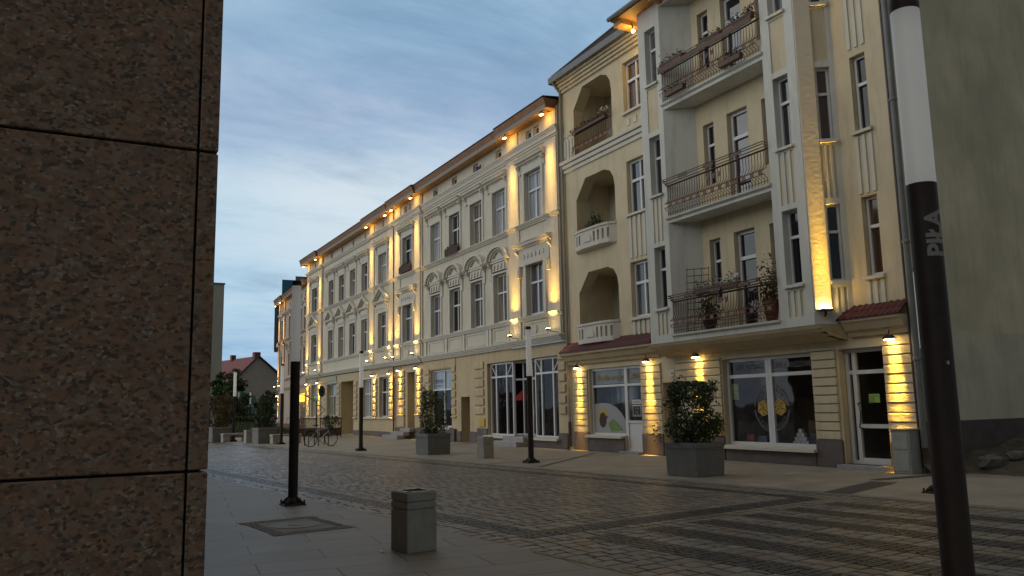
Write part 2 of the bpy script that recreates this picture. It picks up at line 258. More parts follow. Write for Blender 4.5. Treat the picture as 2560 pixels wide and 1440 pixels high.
# ---------------------------------------------------------------- mesh building
ID = lambda u, o, z: (u, o, z)
def frame(ox, oy, ux, uy, nx, ny):      # u along a wall, o out of it, z up
    return lambda u, o, z: (ox+ux*u+nx*o, oy+uy*u+ny*o, z)
XF = 16.2
F0 = frame(XF, 0, 0, 1, -1, 0)          # the street front: u is the world y
class MB:
    def __init__(s, fr=ID): s.v = []; s.f = []; s.fr = fr
    def pt(s, u, o, z): s.v.append(s.fr(u, o, z)); return len(s.v)-1
    def poly(s, pts): s.f.append([s.pt(*p) for p in pts]); return s
    def box(s, u0, u1, o0, o1, z0, z1):
        i = len(s.v)
        for z in (z0, z1):
            for a, b in ((u0, o0), (u1, o0), (u1, o1), (u0, o1)): s.v.append(s.fr(a, b, z))
        for q in ((0, 1, 2, 3), (4, 5, 6, 7), (0, 1, 5, 4), (1, 2, 6, 5), (2, 3, 7, 6), (3, 0, 4, 7)): s.f.append([i+k for k in q])
        return s
    def prism(s, pts, o0, o1):           # outline in (u, z), thick along o
        i = len(s.v); n = len(pts)
        for o in (o0, o1):
            for (a, z) in pts: s.v.append(s.fr(a, o, z))
        s.f.append([i+k for k in range(n)]); s.f.append([i+n+k for k in range(n)])
        for k in range(n): s.f.append([i+k, i+(k+1) % n, i+n+(k+1) % n, i+n+k])
        return s
    def extr(s, pts, u0, u1):            # profile in (o, z), swept along u
        i = len(s.v); n = len(pts)
        for u in (u0, u1):
            for (o, z) in pts: s.v.append(s.fr(u, o, z))
        s.f.append([i+k for k in range(n)]); s.f.append([i+n+k for k in range(n)])
        for k in range(n): s.f.append([i+k, i+(k+1) % n, i+n+(k+1) % n, i+n+k])
        return s
    def plan(s, pts, z0, z1):            # outline in (u, o), swept up
        i = len(s.v); n = len(pts)
        for z in (z0, z1):
            for (a, o) in pts: s.v.append(s.fr(a, o, z))
        s.f.append([i+k for k in range(n)]); s.f.append([i+n+k for k in range(n)])
        for k in range(n): s.f.append([i+k, i+(k+1) % n, i+n+(k+1) % n, i+n+k])
        return s
    def tube(s, pts, r, n=6, closed=False):
        P = [Vector(s.fr(*p)) for p in pts]; m = len(P); rings = []
        for k, p in enumerate(P):
            a = P[k-1] if (k > 0 or closed) else p; b = P[(k+1) % m] if (k < m-1 or closed) else p
            t = (b-a).normalized(); h = Vector((0, 0, 1)) if abs(t.z) < .95 else Vector((1, 0, 0))
            x = t.cross(h).normalized(); y = t.cross(x); rr = r[k] if isinstance(r, (list, tuple)) else r
            i = len(s.v); rings.append(i)
            for j in range(n):
                q = p + x*(rr*math.cos(2*math.pi*j/n)) + y*(rr*math.sin(2*math.pi*j/n)); s.v.append(tuple(q))
        for k in range(m if closed else m-1):
            a, b = rings[k], rings[(k+1) % m]
            for j in range(n): s.f.append([a+j, a+(j+1) % n, b+(j+1) % n, b+j])
        if not closed:
            s.f.append([rings[0]+j for j in range(n)]); s.f.append([rings[-1]+j for j in range(n)])
        return s
    def lathe(s, prof, c, n=20):         # prof (r, z) about a vertical axis at world point c
        rings = []
        for r, z in prof:
            i = len(s.v); rings.append(i)
            for j in range(n): s.v.append((c[0]+r*math.cos(2*math.pi*j/n), c[1]+r*math.sin(2*math.pi*j/n), c[2]+z))
        for a, b in zip(rings, rings[1:]):
            for j in range(n): s.f.append([a+j, a+(j+1) % n, b+(j+1) % n, b+j])
        s.f.append([rings[0]+j for j in range(n)]); s.f.append([rings[-1]+j for j in range(n)])
        return s
    def ball(s, c, rx, ry, rz, n=10, m=6):
        rings = []
        for k in range(m+1):
            t = math.pi*k/m; i = len(s.v); rings.append(i)
            for j in range(n): s.v.append((c[0]+rx*math.sin(t)*math.cos(2*math.pi*j/n), c[1]+ry*math.sin(t)*math.sin(2*math.pi*j/n), c[2]+rz*math.cos(t)))
        for a, b in zip(rings, rings[1:]):
            for j in range(n): s.f.append([a+j, a+(j+1) % n, b+(j+1) % n, b+j])
        return s
    def wall(s, u0, u1, z0, z1, ops, o=0.0, depth=.25):   # a face with openings and their reveals
        us = sorted({u0, u1, *[x for p in ops for x in p[:2] if u0 < x < u1]}); zs = sorted({z0, z1, *[x for p in ops for x in p[2:4] if z0 < x < z1]})
        for a, b in zip(us, us[1:]):
            for c, d in zip(zs, zs[1:]):
                mu, mz = (a+b)/2, (c+d)/2
                if any(p[0] < mu < p[1] and p[2] < mz < p[3] for p in ops): continue
                s.poly([(a, o, c), (b, o, c), (b, o, d), (a, o, d)])
        for p in ops:
            a, b, c, d = p[:4]; e = o-(p[4] if len(p) > 4 else depth); sk = p[5] if len(p) > 5 else ''
            s.poly([(a, o, c), (a, e, c), (a, e, d), (a, o, d)]); s.poly([(b, o, c), (b, e, c), (b, e, d), (b, o, d)])
            if 't' not in sk: s.poly([(a, o, d), (b, o, d), (b, e, d), (a, e, d)])
            if 'b' not in sk: s.poly([(a, o, c), (b, o, c), (b, e, c), (a, e, c)])
        return s
    def build(s, name, m, parent=None, smooth=False, bevel=0.0, norm=True):
        off = Vector((0, 0, 0)); q = parent
        while q is not None: off += q.location; q = q.parent
        me = bpy.data.meshes.new(name); me.from_pydata([(v[0]-off.x, v[1]-off.y, v[2]-off.z) for v in s.v], [], s.f); me.materials.append(m)
        bm = bmesh.new(); bm.from_mesh(me)
        if norm: bmesh.ops.recalc_face_normals(bm, faces=bm.faces)
        if smooth:
            for f in bm.faces: f.smooth = True
            for e in bm.edges:
                if len(e.link_faces) == 2 and e.calc_face_angle(0) > .7: e.smooth = False
        bm.to_mesh(me); bm.free()
        o = bpy.data.objects.new(name, me); C.objects.link(o)
        if parent: o.parent = parent
        if bevel:
            b = o.modifiers.new('bevel', 'BEVEL'); b.width = bevel; b.segments = 1; b.limit_method = 'ANGLE'
        return o
def tag(o, label, cat=None, group=None):
    o['label'] = label
    if cat: o['category'] = cat
    if group: o['group'] = group
    return o
def thing(name, label, cat, loc=(0, 0, 0), group=None):
    o = bpy.data.objects.new(name, None); C.objects.link(o); o.location = loc; o.empty_display_size = .2
    return tag(o, label, cat, group)
def struct(o, kind='structure'): o['kind'] = kind; return o
def dup(root, loc, label=None, group=None, rotz=None):
    r = root.copy(); C.objects.link(r); r.location = loc
    if rotz is not None: r.rotation_euler = (0, 0, rotz)
    if label: r['label'] = label
    if group: r['group'] = group
    for ch in list(root.children):
        c = ch.copy(); C.objects.link(c); c.parent = r
        for g in ch.children:
            e = g.copy(); C.objects.link(e); e.parent = c
    return r
def text_mb(body, size, fn, align='CENTER', sx=1.0, extr=0.0, bold=0.0, fine=False):
    cu = bpy.data.curves.new('t', 'FONT'); cu.body = body; cu.size = size; cu.align_x = align; cu.extrude = extr; cu.offset = bold; cu.resolution_u = 3
    ob = bpy.data.objects.new('t', cu); C.objects.link(ob)
    dg = bpy.context.evaluated_depsgraph_get(); me = bpy.data.meshes.new_from_object(ob.evaluated_get(dg))
    if fine:
        bm = bmesh.new(); bm.from_mesh(me); bmesh.ops.triangulate(bm, faces=bm.faces); bmesh.ops.subdivide_edges(bm, edges=bm.edges, cuts=3, use_grid_fill=True); bm.to_mesh(me); bm.free()
    mb = MB(); mb.v = [fn(v.co.x*sx, v.co.y, v.co.z) for v in me.vertices]; mb.f = [list(p.vertices) for p in me.polygons]
    bpy.data.objects.remove(ob); bpy.data.curves.remove(cu); bpy.data.meshes.remove(me)
    return mb
def wall_text(fr, body, size, u, o, z, m, parent, name='lettering', sx=1.0, slant=0.0, bold=0.0):
    return text_mb(body, size, lambda x, y, e: fr(u-x-slant*y, o, z+y), sx=sx, bold=bold).build(name, m, parent, norm=False)
def leaves(mb, n, pos, size, rnd=random):
    for _ in range(n):
        c = Vector(pos()); s = size*rnd.uniform(.6, 1.3)
        a = Vector((rnd.gauss(0, 1), rnd.gauss(0, 1), rnd.gauss(0, .8))).normalized()
        b = a.cross(Vector((rnd.gauss(0, 1), rnd.gauss(0, 1), rnd.gauss(0, 1)))).normalized()
        i = len(mb.v); k = .42
        mb.v += [tuple(c-a*s*.5), tuple(c+b*s*k*.6), tuple(c+a*s*.6), tuple(c-b*s*k*.6)]; mb.f.append([i, i+1, i+2, i+3])
    return mb

# window: frame bars with the pane as its own child; kinds set the bars
def window(par, fr, u0, u1, z0, z1, o, kind='cross', pane=None, fm=None, fw=.065, tr=.62, name='window'):
    m = MB(fr); e = o+.055; o1 = o-.02
    m.box(u0, u0+fw, o1, e, z0, z1); m.box(u1-fw, u1, o1, e, z0, z1); m.box(u0+fw, u1-fw, o1, e, z0, z0+fw); m.box(u0+fw, u1-fw, o1, e, z1-fw, z1)
    zt = z0+(z1-z0)*tr; um = (u0+u1)/2; b = fw*.62
    if kind in ('cross', 'tee', 'single'): m.box(u0+fw, u1-fw, o1, e+.018, zt-b, zt+b)
    if kind in ('cross', 'tee'): m.box(um-b*.85, um+b*.85, o1, e+.009, z0+fw, zt-b)
    if kind == 'cross': m.box(um-b*.6, um+b*.6, o1, e-.003, zt+b, z1-fw)
    w_ = m.build(name, fm or FRAME, par)
    q = MB(fr).poly([(u0+.02, o, z0+.02), (u1-.02, o, z0+.02), (u1-.02, o, z1-.02), (u0+.02, o, z1-.02)]).build('pane', pane or random.choice(PANES), w_)
    return w_
def sill(par, fr, u0, u1, z, o0, o1, m=None, t=.06, name='window_sill'):
    return MB(fr).extr([(o0, z-t), (o1, z-t-.02), (o1, z-.02), (o0, z+.015)], u0, u1).build(name, m or TRIM, par)
def spot(par, loc, tgt, power, size, blend=1.0, col=(1, .62, .17), rad=.03):
    l = bpy.data.lights.new('lamp_light', 'SPOT'); l.energy = power; l.spot_size = R(size); l.spot_blend = blend; l.color = col; l.shadow_soft_size = rad
    o = bpy.data.objects.new('lamp_light', l); C.objects.link(o); off = Vector((0, 0, 0)); q = par
    while q is not None: off += q.location; q = q.parent
    o.parent = par; o.location = Vector(loc)-off
    o.rotation_euler = (Vector(tgt)-Vector(loc)).to_track_quat('-Z', 'Y').to_euler()
    return o

def beam(par, fr, u, o, z, tgt, power, su, so, spread, col=(1, .56, .065)):
    """a lamp's rectangular light opening, with the narrow spread its reflector gives"""
    l = bpy.data.lights.new('lamp_light', 'AREA'); l.shape = 'RECTANGLE'; l.size = su; l.size_y = so; l.energy = power; l.spread = R(spread); l.color = col
    ob = bpy.data.objects.new('lamp_light', l); C.objects.link(ob); off = Vector((0, 0, 0)); q = par
    while q is not None: off += q.location; q = q.parent
    ob.parent = par; p = Vector(fr(u, o, z)); ob.location = p-off; d = (Vector(fr(*tgt))-p).normalized()
    zz = -d; xx = (Vector(fr(1, 0, 0))-Vector(fr(0, 0, 0))).normalized(); yy = zz.cross(xx).normalized(); xx = yy.cross(zz)
    ob.rotation_euler = Matrix((xx, yy, zz)).transposed().to_euler(); return ob

# ---------------------------------------------------------------- street lights on the buildings (each with its own lamp)
def eave_lamp(fr, u, label, z=12.98, o=.47, power=13):
    p = Vector(fr(u, o, z)); t = thing('eave_spotlight', label, 'spotlight', p, 'spotlights under the eaves')
    MB(fr).box(u-.11, u+.11, o-.05, o+.05, z-.02, z+.05).build('housing', IRON, t)
    MB(fr).tube([(u, o-.02, z+.05), (u-.12, o-.12, z+.06), (u-.14, o-.3, z+.1)], .014, 5).build('bracket', IRON, t)
    MB(fr).box(u-.1, u+.1, o-.035, o+.062, z-.055, z-.02).build('bulb', BULBW, t)
    beam(t, fr, u, o, z-.06, (u, .1, z-3.4), power*1.15, .52, .12, 20, (1, .57, .13))
    l = bpy.data.lights.new('lamp_light', 'POINT'); l.energy = 13.0; l.color = (1, .52, .08); l.shadow_soft_size = .04; q = bpy.data.objects.new('lamp_light', l); C.objects.link(q); q.parent = t; q.location = Vector(fr(u, o+.02, z-.13))-p; return t
def up_lamp(fr, u, label, z=4.47, o=.44, power=13):
    p = Vector(fr(u, o, z)); t = thing('cornice_uplight', label, 'spotlight', p, 'uplights on the first cornice')
    MB(fr).tube([(u-.3, .16, z-.17), (u-.26, .24, z-.12), (u-.16, .36, z-.1), (u-.04, o, z-.02)], .014, 5).build('arm', IRON, t)
    MB(fr).box(u-.09, u+.09, o-.06, o+.06, z-.04, z+.02).build('housing', IRON, t)
    MB(fr).box(u-.075, u+.075, o-.05, o+.045, z+.02, z+.032).build('bulb', BULB, t)
    beam(t, fr, u, o-.03, z+.037, (u, .05, z+2.0), power, .42, .1, 34, (1, .56, .10)); return t
def wall_lamp(fr, u, z, label, o=.2, power=7, arm=1):
    p = Vector(fr(u, o, z)); t = thing('wall_lamp', label, 'wall lamp', p, 'lit wall lamps along the ground floor')
    MB(fr).tube([(u, .0, z+.12), (u+.05*arm, .08, z+.2), (u+.02*arm, .16, z+.19), (u, o, z+.07)], .013, 5).build('arm', IRON, t)
    MB(fr).prism([(u-.13, z-.01), (u+.13, z-.01), (u+.1, z+.05), (u+.03, z+.09), (u-.03, z+.09), (u-.1, z+.05)], o-.07, o+.06).build('shade', IRON, t)
    MB(fr).box(u-.1, u+.1, o-.05, o+.045, z-.03, z-.012).build('bulb', BULB, t)
    beam(t, fr, u, o-.05, z-.034, (u, .0, z-1.7), power, .27, .22, 20); return t
# ================================================================ the yellow corner house
FS = [(3.6, 4.42, 6.3), (7.1, 7.92, 9.78), (10.65, 11.48, 13.3)]       # floor, sill, head of each storey
Y = thing('yellow_house', 'yellow corner house with a grey-white oriel, iron balconies and shops below', 'building', (XF, 18.5, 0))
UW0, UW1 = 11.4, 25.58
ops = []
LG = [(3.75, 6.35), (7.15, 9.85), (10.72, 13.38)]
for a, b in LG: ops.append((22.2, 24.65, a, b, 1.5))
for fl, s0, s1 in FS:
    ops += [(20.35, 21.5, s0, s1-.03), (12.0, 12.43, s0+.03, s1+.03), (15.86, 16.66, fl, s1+.03), (17.2, 17.66, s0, s1), (14.86, 15.32, s0, s1)]
m = MB(F0).wall(UW0, UW1, 3.05, 14.0, ops, 0, .25)
for a, b in LG:                                                        # chamfered arch corners, and the loggia's back wall
    m.prism([(24.65, b-.72), (24.65, b), (24.0, b)], -.45, -.002)
    m.prism([(22.2, b-.75), (22.27, b-.4), (22.45, b-.14), (22.8, b), (22.2, b)], -.45, -.002)
m.build('wall', YELLOW, Y, norm=False)
m = MB(F0)
for a, b in LG: m.poly([(22.2, -1.5, a), (24.65, -1.5, a), (24.65, -1.5, b), (22.2, -1.5, b)])
m.build('loggia_back_wall', SIDELOW, Y, norm=False)
for (a, b), (fl, s0, s1) in zip(LG, FS):
    window(Y, F0, 22.5, 23.35, a+.05, b-.5, -1.46, 'cross', DARKGLASS, name='balcony_door')
    window(Y, F0, 23.5, 24.1, a+.85, b-.5, -1.46, 'single', DARKGLASS)
for k, (fl, s0, s1) in enumerate(FS):
    window(Y, F0, 20.37, 21.48, s0, s1-.04, -.2, 'cross', [CURT2, SKYP, CURT3][k], fw=.075)
    window(Y, F0, 12.02, 12.41, s0+.03, s1+.02, -.2, 'single', [CURT3, DARKGLASS, CURT3][k], fw=.06)
    window(Y, F0, 15.88, 16.64, fl+.02, s1+.02, -.2, 'single', [DARKGLASS, SKYP, SKYP][k], fw=.08, tr=.72, name='balcony_door')
    window(Y, F0, 17.22, 17.64, s0, s1-.01, -.2, 'single', DARKGLASS, fw=.06, tr=.66)
    window(Y, F0, 14.88, 15.3, s0, s1-.01, -.2, 'single', DARKGLASS, fw=.06, tr=.66)
    sill(Y, F0, 20.3, 21.56, s0, -.02, .1, TRIM, .08); sill(Y, F0, 11.94, 12.5, s0+.02, -.02, .1, TRIM, .07)
    d = MB(F0); d2 = MB(F0)
    if k < 2:
        zt = s0-.12; zb = (3.78 if k == 0 else FS[0][2]+.1)
        for j in range(5): d.box(20.32+.25*j, 20.44+.25*j, .001, .035, zb, zt)
        for j in range(3): d2.box(11.97+.19*j, 12.06+.19*j, .001, .035, zb, zt)
    else:
        for j in range(3): d.box(20.42+.38*j, 20.6+.38*j, .001, .03, 10.98, 11.2)
        for j in range(3): d2.box(11.97+.19*j, 12.06+.19*j, .001, .035, 10.0, 11.35)
    d.build('rib_panel', ORIELRIB, Y); d2.build('rib_panel', ORIELRIB, Y)
for zb in (10.32, ):                                                  # stepped string course
    m = MB(F0)
    for j in range(3): m.extr([(0, zb+.17*j), (.06+.05*j, zb+.02+.17*j), (.07+.05*j, zb+.15*j+.14+.02*j), (0, zb+.17*j+.168)], 20.2, 25.5)
    m.build('string_course', TRIM, Y)
m = MB(F0)
for j in range(4): m.extr([(0, 13.55+.12*j), (.08+.06*j, 13.57+.12*j), (.09+.06*j, 13.66+.12*j), (0, 13.668+.12*j)], 20.1, 25.5)
m.build('cornice', YELLOW, Y)
m = MB(F0)                                                            # stucco ornament left of the top loggia
for j in range(5): m.box(24.76+.15*j, 24.87+.15*j, .001, .03, 11.72+.05*(j % 2), 11.85+.05*(j % 2))
m.box(24.78, 24.92, .001, .03, 10.95, 11.62); m.box(25.0, 25.14, .001, .035, 10.8, 11.62); m.box(25.22, 25.36, .001, .03, 10.95, 11.62)
m.build('stucco_ornament', ORIELRIB, Y)
MB(F0).extr([(.2, 14.0), (.42, 14.02), (.42, 14.26), (.36, 14.3), (.0, 14.3), (0, 14.0)], 20.2, 25.75).build('gutter', ZINC, Y)
MB(F0).poly([(11.4, .3, 14.3), (25.6, .3, 14.3), (20.8, -2.1, 16.7), (11.4, -2.1, 16.7)]).poly([(25.6, .3, 14.3), (25.6, -10, 14.3), (20.8, -10, 16.7), (20.8, -2.1, 16.7)]).poly([(11.4, -2.1, 16.7), (20.8, -2.1, 16.7), (20.8, -10, 16.7), (11.4, -10, 16.7)]).build('roof', ROOFD, Y, norm=False)
MB(F0).tube([(25.62, .33, 14.3), (20.8, -2.1, 16.74)], .05, 5).build('roof_verge', ZINC, Y)

# ---- oriel: two piers with a balcony recess between them
P0, P1, Q0, Q1, OF = 13.40, 14.47, 18.55, 19.62, .75
SA = frame(XF-OF, P0, .817, -.577, -.577, -.817)                       # right slanting side of the oriel
ZB, ZT = 3.38, 14.02
def strips(a, b, fr, par, side=False):
    """recessed yellow strips between white ribs"""
wop = [(s0+.0, s1+.0) for _, s0, s1 in FS]
PAN = [(3.62, 4.26), (6.44, 7.78), (9.94, 11.34)]
ow = MB(F0)
for a, b, w0, w1 in ((P0, P1, 13.68, 14.18), (Q0, Q1, 18.76, 19.28)):
    o_ = [(w0, w1, s0, s1, .28) for s0, s1 in wop]
    for k, (c, d) in enumerate(PAN):
        if k == 2: o_.append((w0, w1, c, d, .03))
        else:
            for j in range(3): o_.append((w0+.19*j, w0+.1+.19*j, c, d, .03))
    ow.wall(a, b, ZB, ZT, o_, OF)
    for k, (s0, s1) in enumerate(wop):
        window(Y, F0, w0+.01, w1-.01, s0, s1, OF-.24, 'single', [DARKGLASS, SKYP, CURT2][k], fw=.06, tr=.64)
        sill(Y, F0, w0-.05, w1+.05, s0, OF-.05, OF+.09, ORIEL, .06)
so_ = [(.45, .80, s0, s1, .25) for s0, s1 in wop]
for k, (c, d) in enumerate(PAN):
    if k == 2: so_.append((.45, .80, c, d, .03))
    else:
        for j in range(3): so_.append((.45+.135*j, .53+.135*j, c, d, .03))
ow.fr = SA; ow.wall(0, .918, ZB, ZT, so_, 0)
ow.fr = ID
for x0, y0, x1, y1 in ((XF-OF, Q1, XF, 20.15), (XF-OF, Q0, XF-.002, 17.95), (XF-OF, P1, XF-.002, 15.07)):
    ow.poly([(x0, y0, ZB), (x1, y1, ZB), (x1, y1, ZT), (x0, y0, ZT)])
ow.build('oriel_wall', ORIEL, Y, norm=False)
for w0 in (13.68, 18.76):
    w1 = w0+(.5 if w0 < 15 else .52)
    for c, d in PAN: MB(F0).poly([(w0, OF-.03, c), (w1, OF-.03, c), (w1, OF-.03, d), (w0, OF-.03, d)]).build('recessed_panel', YELLOW, Y, norm=False)
for c, d in PAN: MB(SA).poly([(.45, -.03, c), (.80, -.03, c), (.80, -.03, d), (.45, -.03, d)]).build('recessed_panel', YELLOW, Y, norm=False)
for k, (s0, s1) in enumerate(wop):
    window(Y, SA, .46, .79, s0, s1, -.18, 'single', [DARKGLASS, CURT3, CURT3][k], fw=.055, tr=.64)
    sill(Y, SA, .43, .84, s0, -.05, .09, ORIEL, .08)
MB(SA).box(.02, .42, .001, .05, 3.72, ZT).build('lit_pilaster', BUMPYPL, Y, bevel=.01)
# slabs with a moulded front edge, the cove under the oriel
for k, (zb, zt) in enumerate(((3.38, 3.58), (6.92, 7.08), (10.46, 10.63))):
    s = MB(ID).plan([(XF-OF+.01, P1-.02), (XF-OF+.01, Q0+.02), (XF-.004, 17.97), (XF-.004, 15.05)], zb+.004, zt)
    s.fr = F0; s.extr([(OF+.001, zt-.07), (OF+.07, zt-.03), (OF+.08, zt+.02), (OF+.001, zt+.03)], P1-.03, Q0+.03)
    s.build('balcony_slab', ORIEL, Y)
cv = MB(F0); prof = [(.74, 3.376), (.70, 3.30), (.6, 3.2), (.42, 3.1), (.2, 3.03), (.0, 3.0)]
for (a, b), (c, d) in zip(prof, prof[1:]): cv.poly([(P0, a, b), (19.62, a, b), (19.9, c, d), (13.1, c, d)])
cv.fr = ID; cv.poly([(XF-.74, 13.40, 3.376), (XF-.74, 19.62, 3.376), (XF, 20.15, 3.37), (XF, 12.87, 3.37)])
cv.fr = F0; cv.poly([(P0, .74, 3.376), (12.87, 0, 3.37), (13.1, 0, 3.0), (13.2, .42, 3.1)])
cv.build('oriel_cove', CREAM, Y, norm=False)
MB(F0).box(11.5, 20.4, .0, 1.22, 14.03, 14.1).box(20.0, 20.4, .3, 1.1, 13.86, 14.03).box(18.35, 18.5, .2, 1.15, 13.88, 14.028).build('eave_soffit', SOFFIT, Y)
MB(F0).tube([(11.5, 1.28, 14.12), (20.45, 1.28, 14.12)], .075, 8).build('gutter', ZINC, Y)
MB(F0).poly([(11.4, 1.25, 14.18), (20.42, 1.25, 14.18), (20.42, -.4, 15.6), (11.4, -.4, 15.6)]).poly([(20.42, 1.25, 14.1), (20.42, -.4, 14.1), (20.42, -.4, 15.6)]).build('roof', ROOFD, Y, norm=False)
MB(ID).plan([(XF-OF, P1), (XF-OF, Q0), (XF, 17.95), (XF, 15.07)], ZT-.2, ZT).build('recess_ceiling', ORIEL, Y)

# ---- balcony railings with bulging bars, plates and tulip motifs
def railing(u0, u1, o, z, par, h=.95, step=.105):
    m = MB(F0)
    n = int((u1-u0)/step)
    for j in range(n+1):
        u = u0+(u1-u0)*j/n; r = .0115
        m.tube([(u, o, z+h), (u, o, z+.58), (u, o+.05, z+.46), (u, o+.14, z+.38)], r, 4)
        m.tube([(u, o+.14, z+.26), (u, o+.13, z+.2), (u, o+.03, z+.17), (u, o+.03, z+.0)], r, 4)
    m.tube([(u0-.03, o, z+h), (u1+.03, o, z+h)], .028, 4); m.tube([(u0-.02, o+.145, z+.38), (u1+.02, o+.145, z+.38)], .011, 4)
    m.tube([(u0-.02, o+.145, z+.26), (u1+.02, o+.145, z+.26)], .011, 4); m.tube([(u0, o+.03, z+.1), (u1, o+.03, z+.1)], .009, 4)
    for dz, oo in ((.04, .1), (.1, .17), (.16, .18)): m.tube([(u0-.03, o, z+h+dz-.02), (u0-.03, o+oo, z+h+dz), (u1+.03, o+oo, z+h+dz), (u1+.03, o, z+h+dz-.02)],   .014, 4)
    rl = m.build('railing', RAIL, par)
    j = 0; u = u0+.06
    while u < u1-.12:
        if j % 2 == 0: MB(F0).box(u, u+.13, o+.138, o+.15, z+.27, z+.37).build('plate', COPPER, rl)
        j += 1; u += .15
    uc = (u0+u1)/2
    if u1-u0 > 3:
        for du in (-.22, 0, .22):
            MB(F0).prism([(uc+du-.07, z+.86), (uc+du, z+.8), (uc+du+.07, z+.86), (uc+du+.055, z+.74), (uc+du, z+.66), (uc+du-.055, z+.74)], o+.005, o+.02).build('tulip_motif', COPPER, rl)
        for uu in (u0+.9, uc, u1-.9): MB(F0).box(uu-.2, uu+.2, o+.19, o+.203, z+h+.04, z+h+.13).build('rail_plaque', RAIL, rl)
    return rl
for zf in (3.6, 7.1, 10.65): railing(P1+.06, Q0-.06, OF+.0, zf, Y)
MB(F0).box(P1+.1, Q0-.1, OF+.19, OF+.22, 11.52, 11.66).build('rail_board', BROWNWOOD, Y)
railing(22.26, 24.6, .03, 10.72, Y, h=.92)
# bulging parapets of the two lower loggias
for (a, b) in LG[:2]:
    pl = [(24.72, 0), (24.5, .2), (24.0, .3), (22.85, .3), (22.4, .2), (22.18, 0)]
    m = MB(F0)
    def band(z0, z1, e0, e1, t=.1):
        for (p, q) in zip(pl, pl[1:]):
            v = [(p[0], max(0, p[1]+e0)), (q[0], max(0, q[1]+e0)), (q[0], q[1]-t), (p[0], p[1]-t)]; m.plan(v, z0, z1)
    band(a+.0, a+.16, 0, 0); band(a+.52, a+.62, 0, 0); band(a+.621, a+.7, .04, .04)
    for (p, q) in zip(pl, pl[1:]):                                    # the underside runs back into the wall
        m.poly([(p[0], p[1], a), (q[0], q[1], a), (q[0]*.96+.04*23.45, 0, a-.06), (p[0]*.96+.04*23.45, 0, a-.06)])
    L = 0
    def at(t):
        tt = t
        for p, q in zip(pl, pl[1:]):
            d = math.dist(p, q)
            if tt <= d: k = tt/d; return (p[0]+(q[0]-p[0])*k, p[1]+(q[1]-p[1])*k)
            tt -= d
        return pl[-1]
    tot = sum(math.dist(p, q) for p, q in zip(pl, pl[1:]))
    for (t0, t1) in ((0, .2), (.3, .42), (.52, .64), (.95-.17, 1.6), (1.72, 1.86), (1.97, 2.1), (2.2, 2.34), (2.44, tot)):
        p, q = at(t0), at(t1); m.plan([p, q, (q[0], q[1]-.09), (p[0], p[1]-.09)], a+.16, a+.52)
    arc = [(23.55+.24*math.cos(math.pi*j/10), a+.2+.3*math.sin(math.pi*j/10)) for j in range(11)]
    m.prism(arc, .301, .33)
    m.build('loggia_parapet', TRIM, Y, norm=True)

# ---- ground floor
g_ops = [(21.2, 24.2, .55, 2.86, .2, 'b'), (21.2, 22.17, .06, .55, .2, 't'), (19.46, 20.1, .1, 2.24, .5), (14.25, 17.42, .42, 2.8, .25), (12.2, 13.42, .1, 2.8, .3)]
MB(F0).wall(UW0, UW1, 0, 3.05, g_ops, 0).build('ground_floor_wall', YELLOW, Y, norm=False)
m = MB(F0); z = .66
rows = []
while z < 2.84: rows.append((z, min(z+.188, 2.86))); z += .214
for (a, b) in ((11.45, 12.18), (13.5, 14.22), (17.46, 19.42), (20.14, 21.16), (24.26, 25.15)):
    m = MB(F0)
    for (c, d) in rows: m.box(a, b, .001, .055+random.uniform(-.006, .006), c, d)
    m.build('banded_rustication', YRUST, Y, bevel=.012)
for (a, b) in ((11.44, 12.18), (13.46, 14.24), (14.26, 17.4), (17.44, 19.44), (20.12, 21.18), (22.15, 24.235), (24.24, 25.2)): MB(F0).box(a, b, .001, .06, 0, .36 if 14.2 < a < 17 else .65 if not (22 < a < 24.2) else .5).build('plinth', PLINTH, Y, bevel=.01)
sill(Y, F0, 22.2, 24.35, .56, -.1, .16, TRIM, .07); sill(Y, F0, 14.2, 17.52, .42, -.1, .2, TRIM, .07)
MB(F0).box(21.15, 22.2, -.2, .25, 0, .07).build('doorstep', STEP, Y); MB(F0).box(12.15, 13.45, -.3, .3, 0, .1).build('doorstep', STEP, Y)
MB(F0).extr([(0, 3.05), (.1, 3.06), (.14, 3.16), (.22, 3.2), (.3, 3.34), (.4, 3.4), (.4, 3.48), (.0, 3.5)], 20.1, 25.5).build('shop_cornice', CREAM, Y); MB(F0).extr([(0, 3.05), (.1, 3.06), (.14, 3.16), (.22, 3.2), (.3, 3.34), (.36, 3.4), (.36, 3.44), (0, 3.45)], 11.45, 13.0).build('shop_cornice', CREAM, Y)
def tiles(u0, u1, zb, zt, ob):
    m = MB(F0); n = max(3, int((u1-u0)/.16))
    for j in range(n):
        a = u0+(u1-u0)*j/n; b = u0+(u1-u0)*(j+1)/n
        for k in range(2):
            o1 = ob*(1-k*.5); o0 = ob*(1-(k+1)*.5); c = zb+(zt-zb)*k*.5; d = zb+(zt-zb)*(k+1)*.5
            m.prism([(a, 0), (b, 0), (b, .001), (a, .001)], 0, .0005) if False else None
            m.poly([(a, o1+.02, c), ((a+b)/2, o1+.03, c+.03), ((a+b)/2, o0, d+.03), (a, o0, d)]); m.poly([((a+b)/2, o1+.03, c+.03), (b, o1+.02, c), (b, o0, d), ((a+b)/2, o0, d+.03)])
            m.poly([(a, o1+.02, c-.03), (b, o1+.02, c-.03), (b, o1+.02, c), ((a+b)/2, o1+.03, c+.03), (a, o1+.02, c)])
    return m.build('tile_canopy', TILE, Y, norm=False)
tiles(20.12, 25.5, 3.51, 3.86, .42); tiles(11.45, 13.11, 3.47, 3.78, .36)
